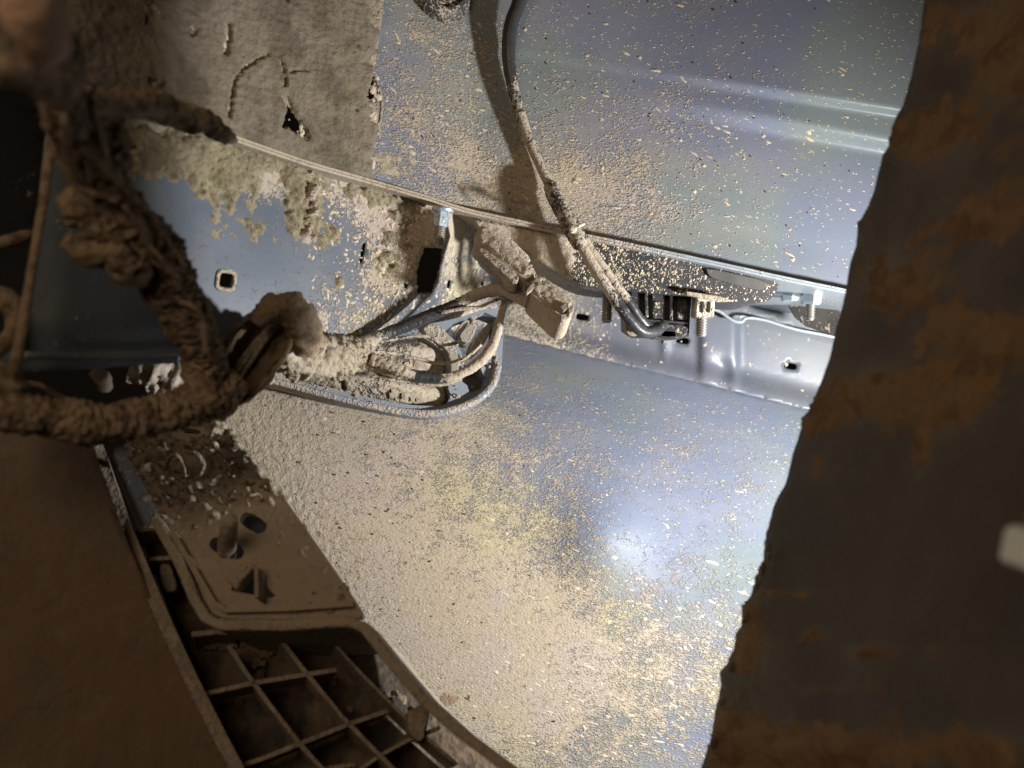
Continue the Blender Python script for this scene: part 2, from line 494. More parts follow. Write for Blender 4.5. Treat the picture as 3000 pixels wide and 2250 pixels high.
M['paint_low'] = mat_dirty('lower_paint', [(0.150, 0.178, 0.245), (0.155, 0.195, 0.205), (0.168, 0.185, 0.250)], .46, streak=(18, .38), grain=1700, bumpd=0.0005, film=.34, soft=6, spec=.20)
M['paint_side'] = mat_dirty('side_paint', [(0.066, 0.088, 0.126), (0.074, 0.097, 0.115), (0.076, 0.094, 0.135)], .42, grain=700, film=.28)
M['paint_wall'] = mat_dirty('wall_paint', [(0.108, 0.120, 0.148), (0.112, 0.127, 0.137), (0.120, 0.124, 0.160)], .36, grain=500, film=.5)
M['paint_frame'] = mat_dirty('frame_paint', [(0.20, 0.24, 0.29), (0.22, 0.255, 0.275), (0.22, 0.24, 0.32)], .35, grain=700, film=.3)
M['steel_edge'] = mat_dirty('sheet_edge', [(0.36, 0.42, 0.46), (0.42, 0.46, 0.47), (0.40, 0.42, 0.50)], .35, grain=700, metallic=.2)
M['black'] = mat_dirty('black_plastic', [(0.022, 0.023, 0.027), (0.030, 0.030, 0.032), (0.026, 0.028, 0.036)], .38, grain=750, bumpd=.0006, film=.08, soft=14)
M['black_dusty'] = mat_dirty('black_plastic_dusty', [(0.035, 0.033, 0.034), (0.045, 0.040, 0.036), (0.04, 0.04, 0.045)], .5, grain=400, bumpd=.0008, film=.3, soft=8)
M['zinc'] = mat_dirty('zinc_plating', [(0.45, 0.58, 0.66), (0.52, 0.60, 0.62), (0.5, 0.56, 0.68)], .34, metallic=.55, grain=500, film=.1)
M['thread'] = mat_dirty('threaded_steel', [(0.30, 0.27, 0.23), (0.36, 0.33, 0.28), (0.30, 0.29, 0.30)], .42, metallic=.6, grain=700)
M['ivory'] = mat_dirty('ivory_plastic', [(0.62, 0.57, 0.42), (0.66, 0.60, 0.46), (0.60, 0.56, 0.44)], .5, grain=500)
M['bumper'] = mat_dirty('bumper_plastic', [(0.066, 0.057, 0.051), (0.082, 0.066, 0.052), (0.068, 0.060, 0.056)], .6, grain=120, bumpd=.0010, film=.25, mudcol=(0.20, 0.115, 0.05), soft=6, spec=.25)
M['shield'] = mat_dirty('shield_plastic', [(0.07, 0.050, 0.035), (0.11, 0.076, 0.050), (0.055, 0.043, 0.035)], .7, grain=160, huescale=35, bumpd=.0006, film=.25, mudcol=(0.155, 0.105, 0.062), soft=4)
M['bracket'] = mat_dirty('bracket_plastic', [(0.16, 0.128, 0.095), (0.20, 0.16, 0.12), (0.14, 0.115, 0.09)], .75, grain=420, huescale=60, bumpd=.0008, film=.5, mudcol=(0.33, 0.262, 0.185), soft=6)
M['grid_dirt'] = mat_dirty('grid_dirt', [(0.014, 0.012, 0.011), (0.022, 0.018, 0.015), (0.014, 0.013, 0.012)], .8, grain=150, bumpd=.0008, film=.1, mudcol=(0.17, 0.118, 0.072), soft=5)
M['mud_pit_shade'] = mat_mud('pit_shaded_mud', .95, .0012, ((0.40, 0.33, 0.23), .5), (330, .8, (0.10, 0.075, 0.05)))  # dark noise patches put the shade of pits into the crust colour
M['mud_olive'] = mat_mud('olive_mud', .78, .0010, ((0.38, 0.325, 0.185), .65), (120, .5, (0.17, 0.135, 0.085)))
M['mud'] = mat_mud('dried_mud')
M['mud_brown'] = mat_mud('brown_mud', .80, .0012, ((0.36, 0.235, 0.13), .6), (150, .65, (0.11, 0.07, 0.04)))
M['mud_liner'] = mat_mud('liner_mud', .52, .0008, ((0.42, 0.34, 0.235), .5), (50, .55, (0.17, 0.13, 0.085)))
M['mud_rust'] = mat_mud('rust_mud', .72, .0012, ((0.33, 0.195, 0.09), .85), (70, .5, (0.14, 0.08, 0.04)))
M['mud_bright_pink'] = mat_mud('bright_pink_mud', 1.0, .0010, ((0.52, 0.31, 0.20), .7))  # lamplight on the near lump is put into this brighter pink
M['mud_speck'] = mat_mud('mud_splash', 1.32, .0003)
M['pit_dark'] = mat_mud('pit_shade', .22, .0003)  # near-black mud colour standing for the shade in small pits
M['dark_void'] = mat_dirty('dark_rubber_void', [(0.012, 0.011, 0.011), (0.016, 0.014, 0.013), (0.012, 0.012, 0.013)], .7, grain=300, film=.05)  # near-black: grommet rubber, plus painted shade for slots and backing sheets
M['white'] = mat_dirty('white_plastic', [(0.75, 0.78, 0.70), (0.78, 0.78, 0.72), (0.74, 0.76, 0.72)], .4, grain=300)
M['red'] = mat_dirty('dark_red_plastic', [(0.045, 0.018, 0.016), (0.03, 0.02, 0.02), (0.05, 0.02, 0.02)], .5, grain=300)
M['clip'] = mat_dirty('grey_brown_plastic', [(0.25, 0.205, 0.165), (0.29, 0.24, 0.19), (0.24, 0.21, 0.18)], .55, grain=500)

# ------------------------------------------------------------------ car body shell
body = thing('car_body', 'blue grey painted car body shell with bolted shelf, slotted wall and splashes of dried mud', 'car body', P(1700, 2200, .42))
XR = 2980
# upper panel
def mud_up(px, py):
    t = gauss(px, py, [(1180, 420, 330, 240, .26), (1250, 230, 240, 260, .12), (1560, 560, 260, 130, .42), (1780, 640, 250, 130, .22), (1900, 420, 350, 260, .14), (1320, 80, 200, 90, .1)])
    return np.clip(.17+t-0.10*sstep(1900, 2500, px), 0, .92)
up_out = [(1040, -140)]+[(x, -140) for x in (1500, 2000, 2500)]+[(XR, -140)]+[(x, float(pyflange(x))) for x in (XR, 2600, 2300, 2000, 1700, 1400, 1200, 1040)]
upper = sheet('upper_panel', up_out, Yupper, M['paint_up'], body, [[(1064, 222), (1092, 232), (1106, 262), (1102, 300), (1064, 292)]], step=8, edge=10, mud=mud_up)
def dir_up(x, y): return -28+0*x
specks('mud_splash', (1080, -20, 2760, 900), Yupper, M['mud_speck'], upper, lambda x, y: (.22+1.0*mud_up(x, y))*(y < pyflange(x)-22), 5200, .9, 3.6, 3, dir_up, 2.2, .28)
specks('mud_splash', (1080, -20, 2760, 900), Yupper, M['mud_speck'], upper, lambda x, y: (.10+.8*mud_up(x, y))*(y < pyflange(x)-30), 380, 3.0, 8.5, 4, dir_up, 2.0, .22, 3)
crust('mud_crust', (1080, 380, 1760, 700), Yupper, M['mud'], upper,
      lambda x, y: gauss(x, y, [(1125, 480, 60, 60, .75), (1500, 590, 200, 55, .42), (1290, 560, 120, 30, .2), (1390, 560, 80, 60, .2)])*(y < pyflange(x)-8), 6, .0009, 160, 800, .5, .3)
# shelf: two sheets pressed together, seen on their front edge
def shelf(name, x0, x1, dz0, th, dfront, mat, wob, seed):
    xs = np.arange(x0, x1, 10.0); k = len(xs)
    p = pos(xs, pyflange(xs), lambda a, b: Yflange(a)+dfront)
    j = fbm(np.stack([xs/60, xs*0+seed, xs*0], 1), 1, 3)*wob
    p[:, 2] += dz0; p[:, 1] += j
    back = p.copy(); back[:, 1] += .045+0.065*sstep(1300, 1500, xs); 
    back[:, 0] *= 1.0
    V = np.concatenate([p, back, back-[0, 0, th], p-[0, 0, th]]); Fc = []
    for i in range(k-1):
        for a, b in ((0, 1), (1, 2), (2, 3), (3, 0)): Fc.append([a*k+i, a*k+i+1, b*k+i+1, b*k+i])
    Fc += [[0, k, 2*k, 3*k], [k-1, 4*k-1, 3*k-1, 2*k-1]]
    mud = np.tile(np.clip(.95-.75*sstep(1500, 2100, xs)+.2*fbm(np.stack([xs/40, xs*0, xs*0+4], 1), 1, 2), 0, 1), 4)
    return mk(name, V, Fc, mat, body, False, {'mud': mud})
bevel(shelf('shelf_sheet', 120, XR, .0012, .0011, 0.0, M['steel_edge'], .0006, 1), .0002, 1)
bevel(shelf('shelf_sheet', 120, XR, -.0002, .0012, .0012, M['steel_edge'], .0005, 2), .0002, 1)

# side panel with holes
side_out = [(x, float(pyflange(x))+6) for x in (150, 300, 500, 700, 900, 1100, 1300, 1420, 1500)]+[(1500, 760), (1490, 900), (1480, 985), (1400, 980), (1250, 960), (1120, 985), (1040, 1015), (900, 1040), (700, 1065), (520, 1062), (300, 1080), (50, 1090), (75, 900), (110, 600)]
side_holes = [slot(660, 820, 40, 42, 8), rough([(1243, 722), (1297, 728), (1296, 770), (1270, 858), (1222, 858), (1222, 790)], 4, 14, 3, 6),
              slot(1190, 833, 13, 22, 20), slot(1316, 833, 11, 24, 12), slot(1413, 838, 9, 26, 4), slot(1062, 742, 11, 62, 12)]
def mud_side(px, py):
    d = py-pyflange(px)
    t = .62*sstep(210, 20, d)*sstep(1500, 900, px)
    t = t+gauss(px, py, [(1180, 690, 130, 130, .40), (1130, 800, 90, 90, .32), (1000, 940, 170, 55, .45), (1250, 620, 130, 70, .45), (1380, 900, 110, 110, .45), (1350, 730, 70, 120, .30), (960, 1030, 200, 40, .4), (980, 830, 60, 60, .2)])
    return np.clip(t+.16, 0, .95)
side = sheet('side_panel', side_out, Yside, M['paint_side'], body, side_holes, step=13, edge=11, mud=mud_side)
# raised collar pressed round the square hole
def ring2(cx, cy, w0, w1): return slot(cx, cy, w1, w1*1.03, 8), [slot(cx, cy, w0, w0*1.05, 8)]
o_, h_ = ring2(664, 822, 42, 60)
sheet('hole_collar', o_, lambda x, y: Yside(x, y)-.0009, M['mud'], side, h_, step=8, edge=5, thick=.0008)
# thick clumps
crust('mud_crust', (240, 230, 1320, 1040), Yside, M['mud_olive'], side,
      lambda x, y: gauss(x, y, [(700, 520, 120, 90, .62), (560, 480, 160, 90, .60), (870, 560, 70, 150, .68), (905, 640, 50, 75, .45), (650, 650, 40, 60, .55), (740, 670, 45, 55, .55), (975, 690, 38, 52, .62),
        (905, 470, 110, 45, .55), (1060, 560, 140, 38, .50), (1185, 610, 90, 60, .45), (1160, 700, 80, 90, .40), (1130, 790, 50, 60, .42), (988, 832, 26, 26, .72), (1050, 520, 100, 28, .4), (640, 450, 300, 60, .45), (400, 430, 140, 90, .55), (1210, 560, 100, 22, .55), (1010, 975, 140, 26, .38)])
      *(1-gauss(x, y, [(800, 560, 32, 55, .9), (660, 822, 60, 60, .9)])), 5, .0030, 170, 700, .45, .40, .75, seed=2.1)
crust('mud_crust', (860, 500, 1300, 720), Yside, M['mud'], side,
      lambda x, y: gauss(x, y, [(905, 580, 38, 120, .95), (900, 690, 28, 30, .6), (1190, 560, 110, 22, .7)]), 5, .0065, 260, 800, .55, .5, .5, seed=5.5)
specks('mud_splash', (560, 480, 1480, 1030), Yside, M['mud_speck'], side, lambda x, y: mud_side(x, y)*(x > 900)*(y > pyflange(x)+15)*(((x-1258)/48)**2+((y-790)/78)**2 > 1), 900, 2.5, 8, 9, None, .8, .4)
# turned left edge and rolled bottom lip of the side panel
tube('edge_flange', [(165, 330, .248, 14), (150, 430, .247, 14), (122, 620, .246, 13), (92, 800, .245, 13), (66, 960, .246, 15), (40, 1090, .248, 18)], M['mud_brown'], side, 8, 10, .25, 160)
tube('bottom_lip', [(70, 1040, .262, 12), (220, 1045, .275, 12), (380, 1040, .295, 12), (540, 1030, .315, 12), (700, 1024, .335, 11)], M['paint_side'], side, 8, 12, mud=.25)
# slotted wall
def slotted(cx, cy): return slot(cx, cy, 38, 19, 9, 20, 3.5)
wall_out = [(1440, 620), (1700, 690), (2000, 750), (2400, 830), (XR+150, 950), (XR+150, float(crease(XR+150))+1)]+[(x, float(crease(x))+1) for x in (2600, 2300, 2000, 1700, 1440)]
def mud_wall(px, py): return np.clip(.42*sstep(2050, 1480, px)+.05+gauss(px, py, [(1600, 900, 140, 160, .2)]), 0, 1)
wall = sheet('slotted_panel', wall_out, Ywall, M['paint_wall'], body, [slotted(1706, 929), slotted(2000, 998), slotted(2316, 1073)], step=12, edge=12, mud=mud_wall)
specks('mud_splash', (1480, 840, 2440, 1240), Ywall, M['mud_speck'], wall, lambda x, y: (.25+mud_wall(x, y))*(y < crease(x)-10), 160, 2, 6, 12, None, .6)
# stepped cover sheet over the wall, with its wavy lower edge
cov = [(1990, 770), (2200, 800), (2500, 860), (XR+100, 950), (XR+100, 1100), (2620, 1035), (2430, 985), (2330, 965), (2240, 938), (2200, 930), (2182, 932), (2172, 944), (2150, 942), (2128, 928), (2110, 914), (2092, 906), (1990, 892)]
cover = sheet('cover_sheet', cov, lambda x, y: Ywall(x, y)*0+.4985+.00001*(np.asarray(x)-1500), M['paint_wall'], body, step=20, edge=10, mud=lambda x, y: .10+0*x, thick=.0015)
tube('seam_sealer', [(2080, 903, .4975, 4), (2110, 914, .4975, 4.5), (2128, 927, .4975, 4.5), (2150, 941, .4975, 5), (2172, 943, .4975, 5), (2190, 932, .4975, 4.5), (2240, 938, .498, 4.5), (2330, 965, .498, 4.5), (2430, 985, .499, 4), (2560, 1018, .5, 4)], M['steel_edge'], cover, 8, 8, .3, 600, mud=.12)
# short gusset under the shelf at the far end
slab('gusset', [(2335, 845), (2530, 885), (2520, 1010), (2440, 985), (2360, 958), (2325, 930), (2300, 880)], plane((2320, 870, .470), (2500, 880, .450), (2450, 990, .468)), .004, M['black_dusty'], body, bev=.0008, mud=.30)
# lower panel
def mud_low(px, py):
    a = sstep(2050, 950, px+.55*(py-1500)*np.where(py < 1500, -.9, -.15))
    b = gauss(px, py, [(1700, 2000, 420, 300, .30), (1500, 1800, 300, 300, .22), (2050, 1950, 250, 220, .20), (1350, 1250, 200, 110, .12), (2000, 1350, 400, 200, .10)])
    return np.clip(.16+.66*a+b-.25*gauss(px, py, [(1840, 1570, 110, 130, .8)]), 0, .93)
low_out = [(560, 1000), (900, 900), (1200, float(crease(1200))-26)]+[(x, float(crease(x))-26) for x in (1440, 1700, 2000, 2300, 2600, XR)]+[(XR, 2420), (2000, 2420), (1200, 2420), (560, 2000)]
lower = sheet('lower_panel', low_out, Ylower, M['paint_low'], body, step=13, edge=14, mud=mud_low)
def dir_low(x, y): return -14-10*sstep(1500, 2000, x)*sstep(1500, 2100, y)
specks('mud_splash', (640, 1120, 2420, 2260), Ylower, M['mud_speck'], lower, lambda x, y: (.16+.5*mud_low(x, y)*sstep(1100, 1700, x+.3*(y-1500)))*(y > crease(x)+40), 9000, .8, 3.0, 21, dir_low, 2.2, .22)
specks('mud_splash', (640, 1120, 2420, 2260), Ylower, M['mud_speck'], lower, lambda x, y: (.03+gauss(x, y, [(2000, 1930, 260, 240, .9), (1650, 2080, 330, 200, .5), (1450, 1750, 250, 200, .3)])), 380, 3, 8, 22, dir_low, 2.4, .15, 2.5)
crust('mud_crust', (620, 1120, 1560, 2260), Ylower, M['mud'], lower,
      lambda x, y: .98*sstep(1500, 700, x+.05*(y-1500)+70*np.sin(y/170.)), 6, .0006, 800, 1600, .62, .5, .7, seed=7.7)
specks('pit_shade_specks', (640, 1180, 1700, 2240), Ylower, M['pit_dark'], lower, lambda x, y: .75*sstep(1650, 800, x)+.08, 420, 1.6, 5.0, 51, dir_low, 1.2, .5, 2.5)  # dark specks painted in for shaded pits in the mud
specks('pit_shade_specks', (1130, -10, 2500, 860), Yupper, M['pit_dark'], upper, lambda x, y: (.15+.5*mud_up(x, y))*(y < pyflange(x)-25), 200, 1.5, 4.5, 52, dir_up, 1.2, .5, 2.5)
# vent opening frame pressed into the shell
YF = plane((700, 1080, .385), (1290, 1200, .414), (1470, 950, .440))
fr_out = [(640, 1020), (640, 1085), (800, 1120), (1000, 1172), (1180, 1212), (1260, 1222), (1330, 1212), (1400, 1185), (1450, 1145), (1468, 1100), (1474, 1000), (1480, 900), (1420, 905), (1330, 935), (1220, 955), (1100, 985), (1000, 1005), (850, 1030)]
fr_h1 = rnd([(760, 1050), (800, 1095), (1000, 1148), (1190, 1186), (1270, 1190), (1308, 1186), (1322, 1160), (1312, 1135), (1316, 1080), (1308, 1040), (1275, 1010), (1235, 985), (1180, 975), (1050, 1012), (900, 1040)], .25, 1)
fr_h2 = [(1358, 1098), (1408, 1075), (1416, 1100), (1426, 1108), (1420, 1135), (1412, 1140), (1376, 1150), (1368, 1128), (1354, 1118)]
fr_h3 = [(1300, 968), (1340, 935), (1420, 915), (1455, 930), (1448, 1000), (1420, 1060), (1360, 1085), (1352, 1030), (1330, 995)]
slab('vent_frame', rnd(fr_out, .2, 1), YF, .012, M['paint_frame'], body, [fr_h1, fr_h2, fr_h3], bev=.0016, seg=3, step=30,
     mud=lambda x, y: .20+.45*sstep(1150, 800, x)+.3*gauss(x, y, [(1260, 990, 60, 40, 1)]))
tube('frame_lip', [(640, 1096, .380, 10), (780, 1112, .386, 10), (960, 1158, .394, 10), (1120, 1196, .402, 11), (1230, 1212, .407, 12), (1310, 1206, .411, 12), (1390, 1176, .418, 12), (1440, 1130, .424, 11), (1460, 1070, .430, 11)],
     M['paint_frame'], body, 8, 12, .05, 200, mud=lambda x, y: .48+.30*sstep(1000, 700, x), flatten=.7)

# bolts
def bolt(px, py, Y, r, hexh, thr_len, thr_r, mud, washer=True, tilt=(.03, .0, -1)):
    ax = Vector(tilt).normalized()
    top = P(px, py, Y); k = Y/F
    e = bpy.data.objects.new('bolt', None); COL.objects.link(e); e.parent = body; e.empty_display_size = .01
    if washer: lathe('flange_washer', top-ax*.002, ax, [(r*1.35*k, 0), (r*1.5*k, .0006), (r*1.42*k, .0016), (r*1.05*k, .0022)], M['zinc'], e, mud=mud)
    lathe('hex_head', top, ax, [(r*k, 0), (r*1.02*k, .0004), (r*1.02*k, hexh*k*.86), (r*.9*k, hexh*k)], M['zinc'], e, sides=6, mud=mud)
    if thr_len:
        n = max(5, int(thr_len/6.5)); pr = [(thr_r*k*.9, 0)]
        for i in range(n):
            h = thr_len*k*i/n; dh = thr_len*k/n
            pr += [(thr_r*k, h+dh*.15), (thr_r*k, h+dh*.35), (thr_r*k*.8, h+dh*.65), (thr_r*k*.8, h+dh*.85)]
        pr.append((thr_r*k*.7, thr_len*k+.0004))
        lathe('thread', top+ax*hexh*k, ax, pr, M['thread'], e, mud=mud)
    return e
bolt(1296, 622, .388, 22, 42, 60, 16, .45, tilt=(-.12, .03, -1))
bolt(2377, 846, .430, 29, 46, 44, 14, .05, tilt=(-.04, .02, -1))
bolt(2313, 846, .448, 25, 36, 0, 15, .05, tilt=(.02, .02, -1))

# ------------------------------------------------------------------ mud-coated liner over the upper panel
liner = thing('wheel_liner', 'plastic liner sheet wholly coated in cracked tan mud, above the shelf', 'liner', P(700, 420, .33))
lin_out = [(-200, -140), (1128, -140), (1124, 20), (1106, 150), (1090, 222), (1076, 270), (1074, 286), (1096, 300), (1108, 330), (1104, 390), (1092, 430), (1086, 470), (1092, 520)]+[(x, float(pyflange(x))-6) for x in (1060, 900, 700, 500, 300, 100, -200)]
lin_hole = rough([(842, 305), (872, 340), (905, 395), (880, 405), (850, 385), (822, 372)], 10, 14, 5, 6)
lin = sheet('liner_sheet', lin_out, Yliner, M['bracket'], liner, [lin_hole], step=20, edge=12, mud=lambda x, y: .75+0*x, thick=.0016)
def seg_d(px, py, pts):
    d = np.full(px.shape, 1e9)
    for (ax, ay), (bx, by) in zip(pts[:-1], pts[1:]):
        t = np.clip(((px-ax)*(bx-ax)+(py-ay)*(by-ay))/((bx-ax)**2+(by-ay)**2+1e-9), 0, 1)
        d = np.minimum(d, np.hypot(px-ax-t*(bx-ax), py-ay-t*(by-ay)))
    return d
cracks = [([(782, 160), (745, 180), (705, 205), (682, 240), (674, 290), (668, 345)], 5.5), ([(808, 165), (826, 190), (832, 250)], 4), ([(845, 215), (870, 208), (900, 208)], 3.5), ([(836, 290), (850, 330), (880, 370), (895, 405)], 9),
          ([(662, 75), (665, 110), (656, 155)], 9), ([(560, 80), (572, 95), (556, 108)], 6)]
def carve_l(px, py, p):
    j = 5*fbm(p, 300, 2); k = np.zeros(px.shape)
    for pts, wd in cracks: k = np.maximum(k, (seg_d(px+j, py+j, pts) < wd).astype(float))
    k = np.maximum(k, inside(np.stack([px, py], 1), lin_hole).astype(float))
    k = np.maximum(k, ((fbm(p+4, 75, 4, .6) > .40) & (px > 420) & (px < 1050)).astype(float))
    return k
crust('mud_crust', (-190, -130, 1120, 530), Yliner, M['mud_liner'], lin,
      lambda x, y: np.where(inside(np.stack([x, y], 1), lin_out), .92-.75*sstep(1060, 1130, x+14*np.sin(y/23.)+9*np.sin(y/9.)), -2)+.0*x, 5, .0018, 150, 600, .42, .35, .32, carve=carve_l, seed=1.3, spread=.45)
specks('mud_splash', (300, -20, 1110, 520), Yliner, M['mud_speck'], lin, lambda x, y: .5*(y < pyflange(x)-20), 500, 3, 12, 44, lambda x, y: 80+0*x, 1.2, .25, 2.5)
tube('liner_edge', [(1094, 225, .383, 4), (1112, 262, .384, 5), (1118, 310, .385, 5), (1112, 360, .386, 5), (1100, 410, .387, 4.5)], M['bracket'], liner, 8, 8, .3, 500, mud=.6)

# ------------------------------------------------------------------ grommet and cable on the upper panel
gr = thing('rubber_grommet', 'black rubber grommet with mud crumbs pressed into the upper panel', 'grommet', P(1285, 20, .43))
gp = Yupper(np.array([1290.]), np.array([-10.]))[0]
gn = Vector(norm(np.array([1290.]), np.array([-10.]), Yupper)[0])
lathe('collar', P(1292, -12, float(gp)+.001), gn, [(.0150, 0), (.0150, .004), (.0132, .0072), (.0105, .0080), (.0098, .0062)], M['black'], gr, mud=.45)
lathe('core', P(1292, -12, float(gp)+.001), gn, [(.0097, 0), (.0097, .0055), (.006, .0062)], M['dark_void'], gr, mud=.1)
cab = thing('sensor_cable', 'black cable with taped sleeve hanging in front of the upper panel, splitting into two wires', 'cable', P(1900, 970, .40))
tube('cable_sheath', [(1545, -60, 0.4089, 21), (1520, 10, 0.4089, 21), (1496, 80, 0.4084, 21), (1490, 160, 0.4082, 20), (1500, 240, 0.4080, 18), (1520, 320, 0.4076, 16.5), (1550, 410, 0.4068, 15), (1585, 490, 0.4054, 14), (1612, 545, 0.4036, 15), (1630, 580, 0.4002, 15)],
     M['black'], cab, 10, 16, .06, 300, .06, 900, mud=lambda x, y: .12+.42*sstep(60, 330, y)+.1)
slv = tube('tape_sleeve', [(1608, 536, .4030, 15), (1614, 550, .4022, 22), (1632, 590, .3995, 24), (1660, 640, .3965, 26), (1688, 690, .3940, 27), (1700, 715, .393, 24), (1706, 724, .393, 16)], M['black'], cab, 10, 16, .06, 300, .10, 800, mud=.55)
lathe('mud_pellet', P(1678, 672, .382), (0, -1, 0), [(.0018, 0), (.0022, .0008), (.0016, .002), (.0004, .0024)], M['ivory'], slv, 10, mud=.6)
tube('cable_tie', [(1672, 660, .390, 5), (1690, 664, .383, 5), (1712, 655, .386, 5)], M['ivory'], cab, 6, 8, mud=.4)
tube('wire', [(1692, 700, .392, 15), (1735, 775, .392, 17), (1780, 845, .392, 17), (1825, 910, .393, 17), (1860, 955, .396, 17), (1890, 974, .400, 17), (1925, 968, .406, 16), (1945, 950, .412, 15)], M['black'], cab, 10, 14, .10, 300, .16, 700, mud=lambda x, y: .78-.55*sstep(840, 905, y))
tube('wire', [(1712, 700, .395, 12), (1752, 762, .396, 13), (1800, 830, .397, 14), (1842, 885, .399, 14), (1872, 930, .402, 14), (1900, 958, .406, 14), (1925, 955, .412, 13)], M['black'], cab, 10, 14, .10, 300, .16, 700, mud=lambda x, y: .74-.50*sstep(850, 910, y))

# ------------------------------------------------------------------ black control module under the shelf
mod = thing('control_module', 'black plastic module speckled with pale mud, mounted under the steel shelf', 'module', P(1900, 1000, .44))
YM = plane((1400, 660, .404), (2250, 810, .4105), (1900, 860, .413))
def mud_mod(px, py): return np.clip(.40-.20*sstep(1800, 2250, px)+.35*sstep(1750, 1550, px), 0, 1)
hs = rnd([(1386, 640), (1640, 690), (1800, 722), (2100, 786), (2282, 826), (2278, 850), (2255, 880), (2225, 888), (2100, 876), (1960, 862), (1840, 850), (1720, 838), (1660, 812), (1560, 752), (1440, 672)], .2, 2)
hou = slab('housing', hs, YM, .055, M['black'], mod, bev=.006, seg=4, mud=mud_mod, step=22, back=(0, 1, .02))
lab = slab('raised_plate', rnd([(2066, 782), (2252, 824), (2236, 852), (2190, 846), (2090, 818), (2074, 806)], .2, 1), lambda x, y: YM(x, y)-.0016, .004, M['black_dusty'], mod, bev=.0004, mud=.12)
crust('mud_crust', (1390, 630, 1760, 840), lambda x, y: YM(x, y), M['mud'], hou,
      lambda x, y: np.where(inside(np.stack([x, y], 1), hs), .95*sstep(1760, 1620, x+.35*(y-740)), -2), 5, .0012, 330, 900, .45, .4, .6, seed=4.2)
specks('mud_splash', (1480, 690, 2290, 890), lambda x, y: YM(x, y), M['mud_speck'], hou, lambda x, y: .30+.45*sstep(2200, 1700, x), 1300, 1.2, 4.4, 31, None, .8, .4, poly=hs)
# connector socket with its ribs
YS = flat(.424)
soc = slab('connector_socket', [(1838, 848), (2026, 866), (2018, 985), (1870, 980), (1842, 960)], YS, .03, M['black'], mod, bev=.001, mud=.30)
for (q, dy) in (([(1848, 852), (1876, 856), (1880, 925), (1852, 922)], .003), ([(1888, 856), (1898, 857), (1900, 930), (1890, 929)], .005), ([(1910, 858), (1950, 862), (1952, 935), (1912, 932)], .003), ([(1962, 862), (1972, 863), (1972, 940), (1962, 939)], .005), ([(1984, 866), (2016, 868), (2012, 938), (1984, 936)], .0035), ([(1846, 932), (2018, 944), (2018, 952), (1846, 941)], .004)):
    slab('socket_rib', q, flat(.424-dy), dy+.002, M['black'], soc, bev=.0004, mud=.35)
for (cx, cy) in ((1925, 893), (2002, 905)):
    slab('latch', [(cx-9, cy-9), (cx+9, cy-8), (cx+9, cy+10), (cx-9, cy+9)], flat(.4195), .003, M['black_dusty'], soc, bev=.0003, mud=.4)
slab('wire_boot', rnd([(1920, 945), (2018, 952), (2012, 990), (1960, 994), (1905, 988)], .2, 1), flat(.418), .016, M['black'], mod, bev=.0015, mud=.4)
slab('loom_clip', rnd([(1826, 945), (1870, 955), (1872, 985), (1838, 984)], .2, 1), flat(.410), .006, M['bracket'], mod, bev=.0006, mud=.7)
def stud(px, py, Y, r, ln, mud):
    k = Y/F; n = int(ln/7.5); pr = [(r*k*.9, 0)]
    for i in range(n):
        h = ln*k*i/n; dh = ln*k/n
        pr += [(r*k, h+dh*.15), (r*k, h+dh*.4), (r*k*.80, h+dh*.65), (r*k*.80, h+dh*.9)]
    pr.append((r*k*.65, ln*k+.0004))
    return lathe('stud', P(px, py, Y), (-.04, .02, -1), pr, M['thread'], mod, mud=mud)
stud(1781, 846, .440, 16, 98, .35); stud(2058, 900, .418, 17, 84, .30)
nut = slab('retainer_nut', [(2042, 862), (2096, 872), (2092, 930), (2076, 926), (2062, 934), (2036, 926)], flat(.412), .011, M['ivory'], mod, bev=.0008, mud=.45)
for x in (2056, 2076): slab('slot_shade', [(x, 884), (x+7, 884), (x+5, 916), (x-2, 916)], flat(.4114), .002, M['dark_void'], nut, bev=.0002, mud=.1)  # dark bars on the nut face, slot shade put into their colour
slab('gasket_flap', [(2010, 852), (2112, 868), (2150, 882), (2108, 884), (2012, 864)], flat(.407), .003, M['ivory'], mod, bev=.0004, mud=.7)

# ------------------------------------------------------------------ tilted plug connector caked in mud
con = thing('plug_connector', 'mud caked plug connector slanting below the shelf, its locking tab toward the shelf bolt', 'connector', P(1640, 930, .385))
YC = plane((1400, 690, .385), (1680, 900, .372), (1560, 700, .388))
def cslab(nm, q, dy, dep, bv=.0012, par=None, mud=.85, mt='clip'):
    o = slab(nm, q, lambda x, y: YC(x, y)+dy, dep, M[mt], par or con, bev=bv, seg=3, mud=mud, step=40); return o
b1 = cslab('plug_body', rnd([(1408, 660), (1424, 662), (1480, 712), (1572, 792), (1560, 812), (1534, 815), (1492, 782), (1410, 712), (1392, 698), (1390, 686)], .2, 1), 0, .016)
crust('mud_crust', (1385, 650, 1580, 820), lambda x, y: YC(x, y), M['mud'], b1, lambda x, y: np.where(inside(np.stack([x, y], 1), [(1410, 668), (1424, 668), (1566, 792), (1536, 808), (1400, 700)]), .9, -2), 5, .0008, 400, 900, .42, .4, .6, seed=8)
b2 = cslab('locking_rail', rnd([(1406, 724), (1424, 730), (1470, 764), (1520, 806), (1518, 824), (1496, 820), (1450, 780), (1404, 738)], .2, 1), -.002, .010, .0008, mud=.5)
cslab('latch_tab', rnd([(1478, 800), (1500, 812), (1514, 826), (1500, 824), (1478, 810)], .2, 1), -.001, .006, .0005)
cslab('neck', rnd([(1560, 795), (1584, 808), (1570, 836), (1548, 856), (1530, 842), (1544, 824)], .15, 1), .004, .012, .0010, mud=.6, mt='black_dusty')
